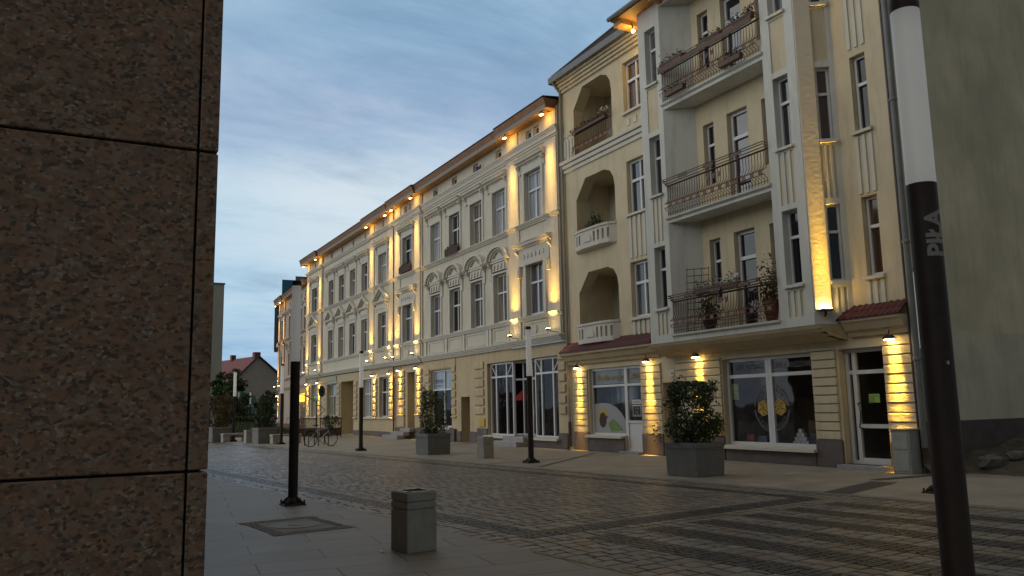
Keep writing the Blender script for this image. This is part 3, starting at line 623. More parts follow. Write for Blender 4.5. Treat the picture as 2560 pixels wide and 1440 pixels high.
# ---- shop fronts
def shop_box(par, u0, u1, z0, z1, d0, depth, m_):
    MB(F0).poly([(u0, -depth, z0), (u1, -depth, z0), (u1, -depth, z1), (u0, -depth, z1)]).poly([(u0, d0, z0), (u0, -depth, z0), (u0, -depth, z1), (u0, d0, z1)]).poly([(u1, d0, z0), (u1, -depth, z0), (u1, -depth, z1), (u1, d0, z1)]).poly([(u0, d0, z0), (u1, d0, z0), (u1, -depth, z0), (u0, -depth, z0)]).poly([(u0, d0, z1), (u1, d0, z1), (u1, -depth, z1), (u0, -depth, z1)]).build('shop_interior', m_, par, norm=False)
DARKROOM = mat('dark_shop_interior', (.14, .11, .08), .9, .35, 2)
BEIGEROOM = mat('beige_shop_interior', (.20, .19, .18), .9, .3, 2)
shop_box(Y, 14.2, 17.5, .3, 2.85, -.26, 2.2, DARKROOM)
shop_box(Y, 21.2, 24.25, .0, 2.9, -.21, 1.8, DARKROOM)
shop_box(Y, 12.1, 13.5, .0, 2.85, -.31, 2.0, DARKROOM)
def glazed(par, name, u0, u1, z0, z1, o, vs, hs, fm=FRAME, fw=.07, gm=None):
    m = MB(F0); m.box(u0, u0+fw, o-.03, o+.05, z0, z1); m.box(u1-fw, u1, o-.03, o+.05, z0, z1); m.box(u0+fw, u1-fw, o-.03, o+.05, z0, z0+fw); m.box(u0+fw, u1-fw, o-.03, o+.05, z1-fw, z1)
    for v in vs: m.box(v-fw*.6, v+fw*.6, o-.03, o+.048, z0+fw, z1-fw)
    for (h, a, b) in hs: m.box(a, b, o-.03, o+.044, h-fw*.55, h+fw*.55)
    q = m.build(name, fm, par)
    MB(F0).poly([(u0, o, z0), (u1, o, z0), (u1, o, z1), (u0, o, z1)]).build('pane', gm or GLASS, q, norm=False)
    return q
# games shop window
gw = glazed(Y, 'shop_window', 14.26, 17.41, .43, 2.79, -.2, [15.84-.055, 15.84+.055], [(2.3, 14.3, 15.75), (2.3, 15.93, 17.36)], fw=.085)
og = -.186
wall_text(F0, 'GRY PLANSZOWE', .22, 15.05, og, 2.46, FAINT, gw, sx=.72); wall_text(F0, 'GRY BITEWNE', .22, 16.55, og, 2.46, FAINT, gw, sx=.72)
lg = MB(F0); CX, CZ, RR = 15.84, 1.42, .60
def arcband(m, r0, r1, a0, a1, n=24):
    for j in range(n):
        t0 = R(a0+(a1-a0)*j/n); t1 = R(a0+(a1-a0)*(j+1)/n)
        m.poly([(CX+r0*math.cos(t0), og, CZ+r0*math.sin(t0)), (CX+r1*math.cos(t0), og, CZ+r1*math.sin(t0)), (CX+r1*math.cos(t1), og, CZ+r1*math.sin(t1)), (CX+r0*math.cos(t1), og, CZ+r0*math.sin(t1))])
def cutm(v): return v
for r0, r1 in ((.575, .60), (.62, .63)):
    for a0, a1 in ((5, 76), (104, 176), (184, 256), (284, 355)): arcband(lg, r0, r1, a0, a1)
lg.build('round_logo', FAINT, gw, norm=False)
def arc_text(word, r, a_start, a_step, up, size):
    lt_ = MB(F0)
    for j, ch in enumerate(word):
        a = R(a_start+a_step*j)
        def fn(x, y, e, a=a):
            if up: rr = r+y; aa = a-x/r
            else: rr = r-y; aa = a+x/r
            return F0(CX-rr*math.cos(aa), og, CZ+rr*math.sin(aa))
        t = text_mb(ch, size, fn); k = len(lt_.v); lt_.v += t.v; lt_.f += [[q+k for q in f] for f in t.f]
    lt_.build('logo_lettering', FAINT, gw, norm=False)
arc_text('CROSS', .46, 150, -12.5, True, .13); arc_text('GAMES', .46, 80, -12.5, True, .13)
arc_text('CROSS', .55, 212, 12.5, False, .13); arc_text('RYNEK', .55, 282, 12.5, False, .13)
DICE = mat('ochre_dice_sticker', (.48, .30, .04), .5)
def die(c, z, s, rot, mirror):
    pts = []
    for j in range(6): a = R(90+60*j+rot); pts.append((c+mirror*s*math.cos(a), z+s*math.sin(a)))
    m = MB(F0); o = (c, z)
    faces = [(pts[0], pts[1], o, pts[5]), (pts[1], pts[2], pts[3], o), (o, pts[3], pts[4], pts[5])]
    dm = MB(F0)
    for f, pips in zip(faces, ([(.25, .25), (.5, .25), (.75, .25), (.25, .75), (.5, .75), (.75, .75)], [(.25, .25), (.25, .75), (.5, .5), (.75, .25), (.75, .75)], [(.25, .25), (.5, .5), (.75, .75)])):
        cx = sum(p[0] for p in f)/4; cz = sum(p[1] for p in f)/4
        g = [(cx+(p[0]-cx)*.93, cz+(p[1]-cz)*.93) for p in f]; m.poly([(p[0], og, p[1]) for p in g])
        for (a, b) in pips:
            x = (1-a)*(1-b)*g[0][0]+a*(1-b)*g[1][0]+a*b*g[2][0]+(1-a)*b*g[3][0]; zz = (1-a)*(1-b)*g[0][1]+a*(1-b)*g[1][1]+a*b*g[2][1]+(1-a)*b*g[3][1]
            dm.poly([(x+.022*math.cos(R(45*k)), og+.002, zz+.022*math.sin(R(45*k))) for k in range(8)])
    d = m.build('dice_sticker', DICE, gw, norm=False); return d, dm
d1, p1 = die(16.13, 1.42, .235, 8, 1); d2_, p2 = die(15.55, 1.44, .235, 8, -1)
for p in (p1, p2): p.build('dice_pips', TEXTB, gw, norm=False)
# goods in the window
def goods(name, label, cat, boxes, m_, loc, group=None, rot=0):
    t = thing(name, label, cat, loc, group); mm = MB(ID)
    for (x, y, z, a, b, c) in boxes: mm.box(loc[0]+x-a/2, loc[0]+x+a/2, loc[1]+y-b/2, loc[1]+y+b/2, loc[2]+z, loc[2]+z+c)
    mm.build('box', m_, t, bevel=.004); return t
MB(F0).box(14.3, 17.4, -1.0, -.27, .38, .46).build('display_shelf', BROWNWOOD, Y)
gz = .46
gp = thing('box_pyramid', 'pyramid of small white boxes in the games shop window', 'box', (XF+.55, 15.2, gz))
mm = MB(ID)
for r_i, n in enumerate((4, 3, 2, 1)):
    for j in range(n): mm.box(XF+.48, XF+.58, 15.2-(n-1)*.066+j*.132-.06, 15.2-(n-1)*.066+j*.132+.06, gz+.105*r_i, gz+.1+.105*r_i)
mm.build('small_box', mat('white_card', (.55, .56, .56), .5), gp, bevel=.004)
goods('game_box', 'red and white game box at the left end of the games shop window', 'game box', [(0, 0, 0, .1, .3, .26)], mat('red_card', (.22, .06, .055), .5, .4, 6), (XF+.5, 16.95, gz), 'game boxes in the shop window')
goods('game_box', 'blue game box lying flat in the middle of the left shop pane', 'game box', [(0, 0, 0, .2, .3, .2)], mat('blue_card', (.07, .11, .17), .5, .4, 6), (XF+.6, 16.55, gz), 'game boxes in the shop window')
goods('game_box', 'grey game box standing next to the mullion of the games shop window', 'game box', [(0, 0, 0, .1, .24, .3)], mat('grey_card', (.19, .17, .17), .5, .4, 6), (XF+.5, 16.08, gz), 'game boxes in the shop window')
goods('game_box', 'dark grey game boxes stacked right of the white box pyramid', 'game box', [(0, 0, 0, .2, .36, .16), (.02, .02, .162, .2, .3, .15)], mat('slate_card', (.07, .07, .085), .5, .4, 6), (XF+.6, 14.75, gz), 'game boxes in the shop window')
goods('game_box', 'brown upright game box at the back of the right shop pane', 'game box', [(0, 0, 0, .1, .42, .62)], mat('ochre_card', (.14, .085, .03), .5, .5, 5), (XF+.8, 14.95, gz), 'game boxes in the shop window')
cu = thing('yellow_cushion', 'lime yellow cushion leaning in the right corner of the games shop window', 'cushion', (XF+.5, 14.45, gz))
MB(ID).ball((XF+.5, 14.47, gz+.17), .09, .19, .17, 10, 6).build('cushion_cover', mat('lime_fabric', (.32, .30, .02), .8), cu, smooth=True)
po = thing('shop_poster', 'small yellow-green poster taped inside the left pane of the games shop', 'poster', (XF+.21, 17.2, 1.6))
MB(F0).box(17.06, 17.3, -.225, -.215, 1.66, 2.1).build('sheet', mat('lime_poster', (.24, .25, .08), .6, .5, 9), po)
# entrance door of the games shop
dr = glazed(Y, 'shop_door', 12.22, 13.40, .1, 2.79, -.24, [13.16], [(2.24, 12.25, 13.38), (.98, 12.25, 13.1), (.2, 12.25, 13.1)], fw=.085)
MB(F0).tube([(13.06, -.2, 1.52), (13.06, -.1, 1.5), (12.98, -.08, 1.3), (13.0, -.08, 1.1), (13.06, -.1, .95), (13.06, -.2, .93)], .016, 5).build('door_handle', BLACK, dr)
ns = MB(F0).box(12.55, 12.84, -.232, -.226, 1.52, 1.72).build('opening_hours_sheet', mat('lime_paper', (.33, .50, .10), .6), dr)
t1 = MB(F0)
for j in range(4): t1.poly([(12.82, -.224, 1.68-.045*j), (12.6+.08*(j > 0), -.224, 1.68-.045*j), (12.6+.08*(j > 0), -.224, 1.665-.045*j), (12.82, -.224, 1.665-.045*j)])
t1.build('printed_lines', TEXTB, ns, norm=False)
# beauty studio
bw = glazed(Y, 'shop_window', 22.16, 24.19, .56, 2.85, -.15, [], [(2.24, 22.2, 24.15)], fw=.07)
bd = glazed(Y, 'shop_door', 21.22, 22.155, .07, 2.85, -.145, [], [(2.24, 21.25, 22.1), (1.02, 21.25, 22.1)], fw=.075)
MB(F0).box(21.3, 22.08, -.2, -.13, .14, .98).build('door_panel', FRAME, bd, bevel=.01)
MB(F0).box(21.36, 22.02, -.129, -.122, .2, .92).build('door_panel_field', FRAME, bd, bevel=.005)
fr_ = MB(F0); fr_.box(22.2, 24.12, -.18, -.165, 2.3, 2.8).build('frosted_transom', mat('frosted_grey', (.19, .19, .20), .35), bw)
MB(F0).box(21.3, 22.1, -.18, -.168, 2.3, 2.8).build('frosted_transom', mat('frosted_grey_door', (.19, .19, .20), .35), bd)
wall_text(F0, 'Studio urody', .27, 23.15, -.135, 2.44, TEXTY, bw, sx=1.05, slant=.12, bold=.006)
wall_text(F0, 'Alicj', .30, 21.68, -.13, 2.42, TEXTY, bd, sx=.95, slant=.12, bold=.006)
FRO = mat('white_frosted_film', (.30, .31, .32), .4); m = MB(F0)
crv = [(24.12, .63), (24.12, 1.62), (23.6, 1.66), (23.2, 1.63), (22.8, 1.5), (22.5, 1.3), (22.24, 1.0), (22.24, .63)]
m.poly([(u, -.143, z) for u, z in crv]).build('frosted_film', FRO, bw, norm=False)
PET = mat('sunflower_petal', (.46, .36, .03), .6); m = MB(F0); sc = (23.62, 1.1); rr = random.Random(3)
for j in range(22):
    a = R(j*360/22+rr.uniform(-6, 6)); L = rr.uniform(.36, .5); wd = .06
    ca, sa = math.cos(a), math.sin(a)*1.12
    m.poly([(sc[0]+.12*ca-wd*sa, -.139-.0004*j, sc[1]+.12*sa+wd*ca), (sc[0]+L*ca, -.139-.0004*j, max(.66, sc[1]+L*sa)), (sc[0]+.12*ca+wd*sa, -.139-.0004*j, sc[1]+.12*sa-wd*ca)])
m.build('sunflower_petals', PET, bw, norm=False)
MB(F0).poly([(sc[0]+.21*math.cos(R(15*k)), -.136, sc[1]-.03+.26*math.sin(R(15*k))) for k in range(24)]).build('sunflower_centre', mat('sunflower_seed', (.05, .022, .012), .7, .4, 30), bw, norm=False)
MB(F0).poly([(23.3, -.137, .95), (23.0, -.137, 1.12), (22.7, -.137, .92), (22.4, -.137, .74), (22.8, -.137, .70), (23.15, -.137, .68)]).build('sunflower_leaf', mat('green_sticker', (.14, .24, .05), .6, .4, 9), bw, norm=False)
MB(F0).poly([(24.1, -.6, .5), (22.2, -.6, .5), (22.2, -.6, 2.3), (24.1, -.6, 2.3)]).build('curtain', CURT2, bw, norm=False)
sg = MB(F0).box(21.42, 21.86, -.138, -.13, 1.2, 1.76).build('hours_sign', TEXTB, bd)
MB(F0).box(21.4, 21.88, -.1295, -.127, 1.6, 1.74).box(21.42, 21.86, -.1295, -.127, 1.53, 1.57).box(21.42, 21.44, -.1295, -.127, 1.2, 1.53).box(21.84, 21.86, -.1295, -.127, 1.2, 1.53).box(21.44, 21.84, -.1295, -.127, 1.2, 1.22).build('sign_frame', TEXTW, sg)
wall_text(F0, 'OTWARTE', .075, 21.64, -.125, 1.645, TEXTB, sg); wall_text(F0, '9 - 18', .08, 21.64, -.126, 1.43, TEXTW, sg); wall_text(F0, 'Sob.', .075, 21.64, -.126, 1.33, TEXTW, sg); wall_text(F0, '8 - 14', .08, 21.64, -.126, 1.24, TEXTW, sg)
# house number and passage door
hn = MB(F0).box(19.46, 19.68, .062, .07, 2.42, 2.6).build('house_number_plate', TEXTW, Y)
wall_text(F0, '18', .13, 19.57, .072, 2.465, TEXTB, hn)
MB(F0).box(19.46, 20.1, -.5, -.44, .1, 2.24).build('passage_door', BROWNWOOD, Y)
# side wall, plinth, downpipes
MB(ID).poly([(XF, UW0, 3.11), (60, UW0, 3.11), (60, UW0, 18), (XF, UW0, 18)]).build('side_wall', SIDE, Y, norm=False)
MB(ID).poly([(XF, UW0, 0), (60, UW0, 0), (60, UW0, 3.11), (XF, UW0, 3.11)]).poly([(60, UW0, 0), (60, 25, 0), (60, 25, 17), (60, UW0, 17)]).build('side_wall_base', SIDELOW, Y, norm=False)
MB(ID).box(XF-.02, 60, UW0-.05, UW0-.001, -.1, 1.09).build('side_plinth', mat('dark_side_plinth', (.085, .07, .068), .8, .2, 3, .3, 40), Y)
MB(ID).tube([(XF-.08, UW0-.09, 0.55), (XF-.08, UW0-.09, 17)], .07, 10).build('downpipe', ZINC, Y, smooth=True)
MB(ID).lathe([(.075, 0), (.085, .02), (.085, .07), (.075, .09)], (XF-.08, UW0-.09, 2.4)).lathe([(.075, 0), (.085, .02), (.085, .07), (.075, .09)], (XF-.08, UW0-.09, 5.0)).lathe([(.075, 0), (.085, .02), (.085, .07), (.075, .09)], (XF-.08, UW0-.09, 8.3)).build('pipe_collar', ZINC, Y)
MB(ID).tube([(XF-.03, UW0+.05, .1), (XF-.03, UW0+.05, 17)], .035, 6).build('brown_conduit', PIPEB, Y)
MB(ID).tube([(XF-.08, UW0-.09, .55), (XF-.08, UW0-.09, .2), (XF-.12, UW0-.3, .05)], .075, 8).build('downpipe_shoe', PIPEB, Y)
MB(F0).tube([(25.42, .09, 1.0), (25.42, .09, 13.6), (25.5, .36, 14.0)], .055, 8).build('downpipe', PIPE, Y, smooth=True)
MB(F0).tube([(25.42, .09, 1.0), (25.42, .09, .12), (25.38, .22, .04)], .06, 8).build('downpipe_shoe', PIPEB, Y)

# things fixed to or standing on this house
def ybox(u0, u1, z0, z1, label, o=.045):
    t = thing('gas_meter_box', label, 'meter box', F0((u0+u1)/2, o, z0), 'yellow gas boxes')
    b = MB(F0).box(u0, u1, o, o+.05, z0, z1).build('cover', YBOX, t, bevel=.006)
    return t
gb = ybox(17.48, 18.08, .67, 1.12, 'yellow metal gas box with two black scratches, beside the games shop window', .064)
MB(F0).prism([(17.88, 1.05), (17.91, 1.05), (17.86, .9), (17.89, .76), (17.86, .76), (17.83, .9)], .115, .117).prism([(17.74, 1.05), (17.77, 1.05), (17.72, .9), (17.75, .76), (17.72, .76), (17.69, .9)], .115, .117).build('black_scratch', TEXTB, gb)
for k, (u, lb) in enumerate(((24.72, 'lit wall lamp left of the beauty studio window, next to the downpipe'), (20.66, 'lit wall lamp between the beauty studio door and the large planter'), (18.3, 'lit wall lamp above the large potted shrub, left of the games shop window'), (11.86, 'lit wall lamp at the house corner right of the games shop door'))):
    wall_lamp(F0, u, 2.93, lb, .2, 14, 1 if k != 2 else -1)
t = thing('oriel_uplight', 'bright uplight at the foot of the oriel corner pilaster', 'spotlight', SA(.22, .2, 3.72))
MB(SA).box(.08, .38, .06, .26, 3.68, 3.73).build('housing', IRON, t); MB(SA).tube([(.23, .05, 3.58), (.23, .16, 3.6), (.23, .16, 3.68)], .03, 6).build('bracket', IRON, t)
MB(SA).box(.1, .36, .08, .23, 3.731, 3.745).build('bulb', BULB, t)
beam(t, SA, .23, .155, 3.75, (.23, .05, 7.5), 11, .36, .14, 17)
t = thing('oriel_eave_lamp', 'single lit lamp tucked under the left end of the oriel eave', 'spotlight', F0(20.0, .62, 13.62))
MB(F0).ball(F0(19.95, .66, 13.66), .055, .055, .055).build('bulb', BULB, t, smooth=True); MB(F0).tube([(19.95, .66, 13.7), (19.95, .7, 13.95)], .02, 6).build('stem', IRON, t)
spot(t, F0(20.25, .6, 13.6), F0(21.6, .05, 11.0), 22, 120)
l = bpy.data.lights.new('lamp_light', 'POINT'); l.energy = 9; l.color = (1, .62, .17); l.shadow_soft_size = .05; lo = bpy.data.objects.new('lamp_light', l); C.objects.link(lo); lo.parent = t; lo.location = Vector(F0(20.12, .75, 13.62))-t.location
# ================================================================ the white stucco houses
def stepped(par, fr, u0, u1, z0, z1, o0, o1, n, m=None, name='moulding'):
    s = MB(fr); h = (z1-z0)/n
    for k in range(n): s.extr([(0, z0+h*k), (o0+(o1-o0)*k/max(1, n-1), z0+h*k+.004), (o0+(o1-o0)*k/max(1, n-1)+.012, z0+h*(k+1)-.001), (0, z0+h*(k+1)-.001)], u0, u1)
    return s.build(name, m or TRIM, par)
def surround(par, fr, u0, u1, z0, z1, o, w=.14, t=.05):
    s = MB(fr); s.box(u0-w, u0, o, o+t, z0, z1+w); s.box(u1, u1+w, o, o+t, z0, z1+w); s.box(u0, u1, o, o+t, z1, z1+w)
    s.box(u0-w-.03, u0-w, o, o+t*.55, z0, z1+w+.03); s.box(u1+w, u1+w+.03, o, o+t*.55, z0, z1+w+.03)
    return s.build('window_surround', TRIM, par)
def console(s, u, z1, o, h=.4):
    s.extr([(o, z1-h), (o+.05, z1-h+.03), (o+.08, z1-.2), (o+.2, z1-.08), (o+.2, z1), (o, z1)], u-.07, u+.07)
def flat_hood(par, fr, uc, hw, zb, o, big=False):
    s = MB(fr); zt = zb+.26
    s.extr([(o, zb), (o+.12, zb+.01), (o+.15, zb+.08), (o+.24, zb+.1), (o+.26, zb+.2), (o+.3, zb+.22), (o+.3, zb+.26), (o, zb+.29)], uc-hw, uc+hw)
    if not big:
        s.box(uc-hw+.18, uc+hw-.18, o, o+.04, zb-.36, zb)
        for k in range(9): s.box(uc-.5+.115*k, uc-.44+.115*k, o+.04, o+.07, zb-.07, zb-.01)
    else:
        s.box(uc-hw+.2, uc+hw-.2, o, o+.07, zb-.62, zb); s.box(uc-hw+.16, uc+hw-.16, o, o+.11, zb-.7, zb-.62)
        for k in range(6):
            u = uc-.78+.312*k; s.prism([(u+.075*math.cos(R(45*j)), zb-.32+.1*math.sin(R(45*j))) for j in range(8)], o+.07, o+.11)
    for d in (-1, 1):
        console(s, uc+d*(hw-.12), zb, o, .42 if not big else .3)
        if big: s.box(uc+d*(hw-.24)-.12, uc+d*(hw-.24)+.12, o, o+.14, zb-1.15, zb-.74); s.prism([(uc+d*(hw-.24)+.07*math.cos(R(45*j)), zb-.94+.12*math.sin(R(45*j))) for j in range(8)], o+.14, o+.17)
    return s.build('window_hood', TRIM, par)
def arch_hood(par, fr, uc, zb, o, hw=.93, h=.58):
    s = MB(fr); N = 16
    def ring(r0, r1, o1):
        for j in range(N):
            a, b = math.pi*j/N, math.pi*(j+1)/N
            p = [(uc+hw*r0*math.cos(a), zb+h*r0*math.sin(a)), (uc+hw*r1*math.cos(a), zb+h*r1*math.sin(a)), (uc+hw*r1*math.cos(b), zb+h*r1*math.sin(b)), (uc+hw*r0*math.cos(b), zb+h*r0*math.sin(b))]
            s.prism(p, o, o1)
    ring(.86, 1.0, o+.26); ring(.72, .86, o+.16); ring(.62, .72, o+.09)
    s.box(uc-hw*.62, uc+hw*.62, o, o+.12, zb-.02, zb+.06); s.prism([(uc-.34, zb+.08), (uc+.34, zb+.08), (uc, zb+.34)], o, o+.07)
    for d in (-1, 1): s.extr([(o, zb-.14), (o+.2, zb-.1), (o+.28, zb-.02), (o+.28, zb+.03), (o, zb+.03)], uc+d*(hw-.02)-.14, uc+d*(hw-.02)+.14); console(s, uc+d*(hw-.16), zb-.12, o, .75)
    s.box(uc-hw+.18, uc+hw-.18, o, o+.1, zb-.12, zb-.03)
    s.box(uc-.68, uc+.68, o, o+.05, zb-.56, zb-.13)
    for k in range(4): u = uc-.48+.32*k; s.prism([(u-.07, zb-.22), (u+.07, zb-.22), (u+.06, zb-.38), (u, zb-.46), (u-.06, zb-.38)], o+.05, o+.1)
    return s.build('window_hood', TRIM, par)
def gable_hood(par, fr, uc, zb, o, hw=1.0, h=.62):
    s = MB(fr)
    s.extr([(o, zb-.12), (o+.14, zb-.1), (o+.2, zb-.03), (o+.2, zb+.04), (o, zb+.04)], uc-hw, uc+hw)
    for d in (-1, 1):
        p = [(uc+d*hw, zb+.04), (uc, zb+h+.02), (uc, zb+h+.17), (uc+d*(hw+.05), zb+.16)]; s.prism(p, o, o+.24)
        p = [(uc+d*(hw-.16), zb+.045), (uc, zb+h-.1), (uc, zb+h+.015), (uc+d*(hw-.02), zb+.045)]; s.prism(p, o, o+.14)
        console(s, uc+d*(hw-.16), zb-.12, o, .5)
    s.prism([(uc-.34, zb+.06), (uc+.34, zb+.06), (uc, zb+.36)], o, o+.06)
    s.box(uc-hw+.22, uc+hw-.22, o, o+.05, zb-.55, zb-.12); s.box(uc-hw+.3, uc+hw-.3, o+.05, o+.08, zb-.46, zb-.22)
    return s.build('window_hood', TRIM, par)
def eave(par, fr, u0, u1, zb, ov):
    m = MB(fr); m.extr([(-.1, zb), (ov, zb), (ov, zb+.015), (-.1, zb+.015)], u0, u1); s_ = m.build('eave_soffit', SOFFIT, par)
    MB(fr).extr([(ov+.002, zb-.03), (ov+.03, zb-.03), (ov+.06, zb+.12), (ov+.002, zb+.12)], u0-.01, u1+.01).build('eave_moulding', GREYMOULD, par)
    MB(fr).extr([(ov-.02, zb+.124), (ov+.05, zb+.124), (ov+.13, zb+.36), (ov+.13, zb+.4), (ov-.02, zb+.4)], u0-.012, u1+.012).build('eave_fascia', FASCIA, par)
    MB(fr).extr([(-.1, zb+.02), (ov-.02, zb+.02), (ov-.02, zb+.38), (-.1, zb+.38)], u0, u1).build('eave_end_board', FASCIA, par)
    MB(fr).extr([(ov+.17, zb+.405), (ov+.17, zb+.43), (-1.5, zb+.66), (-1.5, zb+.63)], u0-.05, u1+.05).build('eave_roofing', ROOFD, par)
def pilaster(s, a, b, z0, z1, o, t=.05): s.box(a, b, o, o+t, z0, z1)
def quoins(s, a, b, zs, o, t=.07, h=.3):
    for z in zs: s.box(a, b, o, o+t, z, z+h)

# ---------------------------------------------------------------- house A (next to the yellow one)
A = thing('white_house', 'white stucco house with arched window hoods next to the yellow corner house', 'building', (XF, 34.8, 0))
a0, a1 = 25.62, 43.88; BR, BL = 29.95, 39.72; BO = .08
AW = [30.83, 33.15, 35.58, 37.97]
def ww(c, h): return (c-h, c+h)
opsA = [(*ww(c, .62), 5.2, 7.34) for c in AW]+[(*ww(c, .62), 9.05, 11.08) for c in AW]+[(c-.28, c+.28, 12.47, 12.92) for c in AW]
opsR = [(27.0, 28.36, 5.22, 7.36), (27.0, 28.36, 9.12, 11.15), (27.12, 27.58, 12.47, 12.92), (27.75, 28.2, 12.47, 12.92)]
opsL = [(41.05, 42.48, 5.24, 7.36), (41.05, 42.48, 9.12, 11.13), (41.2, 41.66, 12.47, 12.92), (41.84, 42.3, 12.47, 12.92)]
m = MB(F0); m.wall(BR, BL, 4.0, 13.12, opsA, 0, .28); m.wall(a0, BR, 4.0, 13.12, opsR, BO, .28); m.wall(BL, a1, 4.0, 13.12, opsL, BO, .28)
for u in (BR, BL): m.poly([(u, 0, 4.0), (u, BO, 4.0), (u, BO, 13.12), (u, 0, 13.12)])
m.poly([(a0, BO, 4), (a0, -10, 4), (a0, -10, 13.3), (a0, BO, 13.3)])
m.build('upper_wall', WHITE, A, norm=False)
cA = [CURT4, CURT2, DARKGLASS, CURT2]; cA2 = [CURT, CURT4, SKYP, CURT]
for j, c in enumerate(AW):
    window(A, F0, c-.6, c+.6, 5.22, 7.32, -.2, 'cross', cA[j]); window(A, F0, c-.6, c+.6, 9.07, 11.06, -.2, 'cross', cA2[j])
    window(A, F0, c-.26, c+.26, 12.49, 12.9, -.15, 'plain', DARKGLASS, fw=.05, name='attic_window')
    surround(A, F0, c-.62, c+.62, 5.2, 7.34, 0); surround(A, F0, c-.62, c+.62, 9.05, 11.08, 0); flat_hood(A, F0, c+.15, 1.02, 11.52, 0); arch_hood(A, F0, c, 7.98, 0, 1.0)
for (b0, b1, k) in ((27.0, 28.36, 0), (41.05, 42.48, 1)):
    c = (b0+b1)/2
    window(A, F0, b0+.02, b1-.02, 5.24, 7.34, BO-.2, 'cross', [CURT2, CURT2][k]); window(A, F0, b0+.02, b1-.02, 9.14, 11.12, BO-.2, 'cross', [CURT, DARKGLASS][k])
    for d in (-.33, .3): window(A, F0, c+d-.2, c+d+.22, 12.49, 12.9, BO-.15, 'plain', DARKGLASS, fw=.05, name='attic_window')
    surround(A, F0, b0, b1, 5.22, 7.36, BO, .18, .06); surround(A, F0, b0, b1, 9.12, 11.15, BO, .15, .06)
    flat_hood(A, F0, c+.05, 1.12, 11.54, BO); flat_hood(A, F0, c, 1.42, 7.98, BO, True)
PA = ((25.78, 26.62), (28.86, 29.82), (39.86, 40.72), (42.82, 43.8))
for a, b in PA: pl = MB(F0); pilaster(pl, a, b, 9.06, 12.02, BO); pilaster(pl, a, b, 5.2, 8.9, BO); pilaster(pl, a, b, 4.28, 5.02, BO, .06); pilaster(pl, a, b, 12.47, 13.1, BO, .04); pl.build('pilaster', WHITE, A)
for (u0, u1, o) in ((a0, BR+.04, BO), (BR+.04, BL-.04, 0), (BL-.04, a1, BO)):
    fr = frame(XF-o, 0, 0, 1, -1, 0)
    stepped(A, fr, u0, u1, 12.04, 12.22, .05, .1, 2, name='entablature'); stepped(A, fr, u0, u1, 12.225, 12.44, .11, .18, 3, name='entablature')
    stepped(A, fr, u0, u1, 8.86, 9.04, .07, .17, 3, name='sill_course'); stepped(A, fr, u0, u1, 5.0, 5.18, .07, .14, 3, name='sill_course'); stepped(A, fr, u0, u1, 4.0, 4.26, .1, .24, 4, name='main_cornice')
for (a, b, o) in ((26.8, 28.7, BO), (40.9, 42.65, BO), (30.35, 31.5, 0), (32.3, 34.35, 0), (34.85, 36.4, 0), (36.95, 38.9, 0)):
    pn = MB(F0)
    for q in ((a, b, 4.36, 4.41), (a, b, 4.88, 4.93), (a, a+.05, 4.41, 4.88), (b-.05, b, 4.41, 4.88)): pn.box(q[0], q[1], o, o+.03, q[2], q[3])
    pn.build('frieze_panel', TRIM, A)
for u in (30.05, 31.7, 32.0, 34.5, 36.55, 39.2): MB(F0).box(u, u+.22, .0, .06, 4.27, 4.99).build('frieze_pier', TRIM, A)
for u in (27.72, 41.76): MB(F0).prism([(u+.12*math.cos(R(30*j)), 4.64+.17*math.sin(R(30*j))) for j in range(12)], BO, BO+.045).build('frieze_medallion', TRIM, A)
eave(A, F0, BR, BL, 13.1, .42); eave(A, F0, 25.75, BR-.005, 13.1, .54); eave(A, F0, BL+.005, 43.9, 13.1, .54)
MB(F0).poly([(a0, -1.4, 13.74), (63.9, -1.4, 13.74), (63.9, -7, 16), (a0, -7, 16)]).poly([(a0, .2, 13.3), (a0, -1.4, 13.74), (a0, -7, 16), (a0, -7, 13.3)]).poly([(a0, -7, 16), (63.9, -7, 16), (63.9, -13, 13), (a0, -13, 13)]).build('roof', ROOFD, A, norm=False)
MB(F0).tube([(25.66, .1, 13.2), (25.66, .1, 4.3)], .05, 8).build('downpipe', PIPE, A, smooth=True)
# ground floor
gA = [(26.3, 32.28, .36, 3.5, .55), (34.1, 35.06, 0.0, 2.09, 1.7), (36.14, 38.8, .65, 3.5, .22), (40.98, 42.05, .55, 3.56, .6)]
MB(F0).wall(a0, a1, 0, 4.0, gA, 0).build('ground_floor_wall', CREAM, A, norm=False)
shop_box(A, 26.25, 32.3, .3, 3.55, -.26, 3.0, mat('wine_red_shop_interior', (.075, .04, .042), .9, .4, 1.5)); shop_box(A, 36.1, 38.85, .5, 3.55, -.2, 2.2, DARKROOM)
for (u0, u1) in ((26.33, 28.3), (30.13, 32.24)):
    q = glazed(A, 'shop_window', u0, u1, .38, 3.48, -.2, [u0+(u1-u0)*.29, u0+(u1-u0)*.74], [(2.88, u0+.05, u1-.05)], fw=.07)
    b = MB(F0)
    for s0, s1 in ((u0+.06, u0+(u1-u0)*.29), (u1-.06, u0+(u1-u0)*.74)): b.prism([(s0-.025, 3.42), (s0+.025, 3.42), (s1+.025, 2.9), (s1-.025, 2.9)], -.22, -.155)
    b.build('diagonal_bar', FRAME, q)
dA = glazed(A, 'shop_door', 28.62, 29.85, .4, 3.48, -.5, [29.05], [(2.72, 28.66, 29.8)], GREYFRAME, .08)
MB(F0).box(28.9, 28.94, -.47, -.42, 1.2, 1.6).build('door_handle', STEEL, dA)
m = MB(F0)
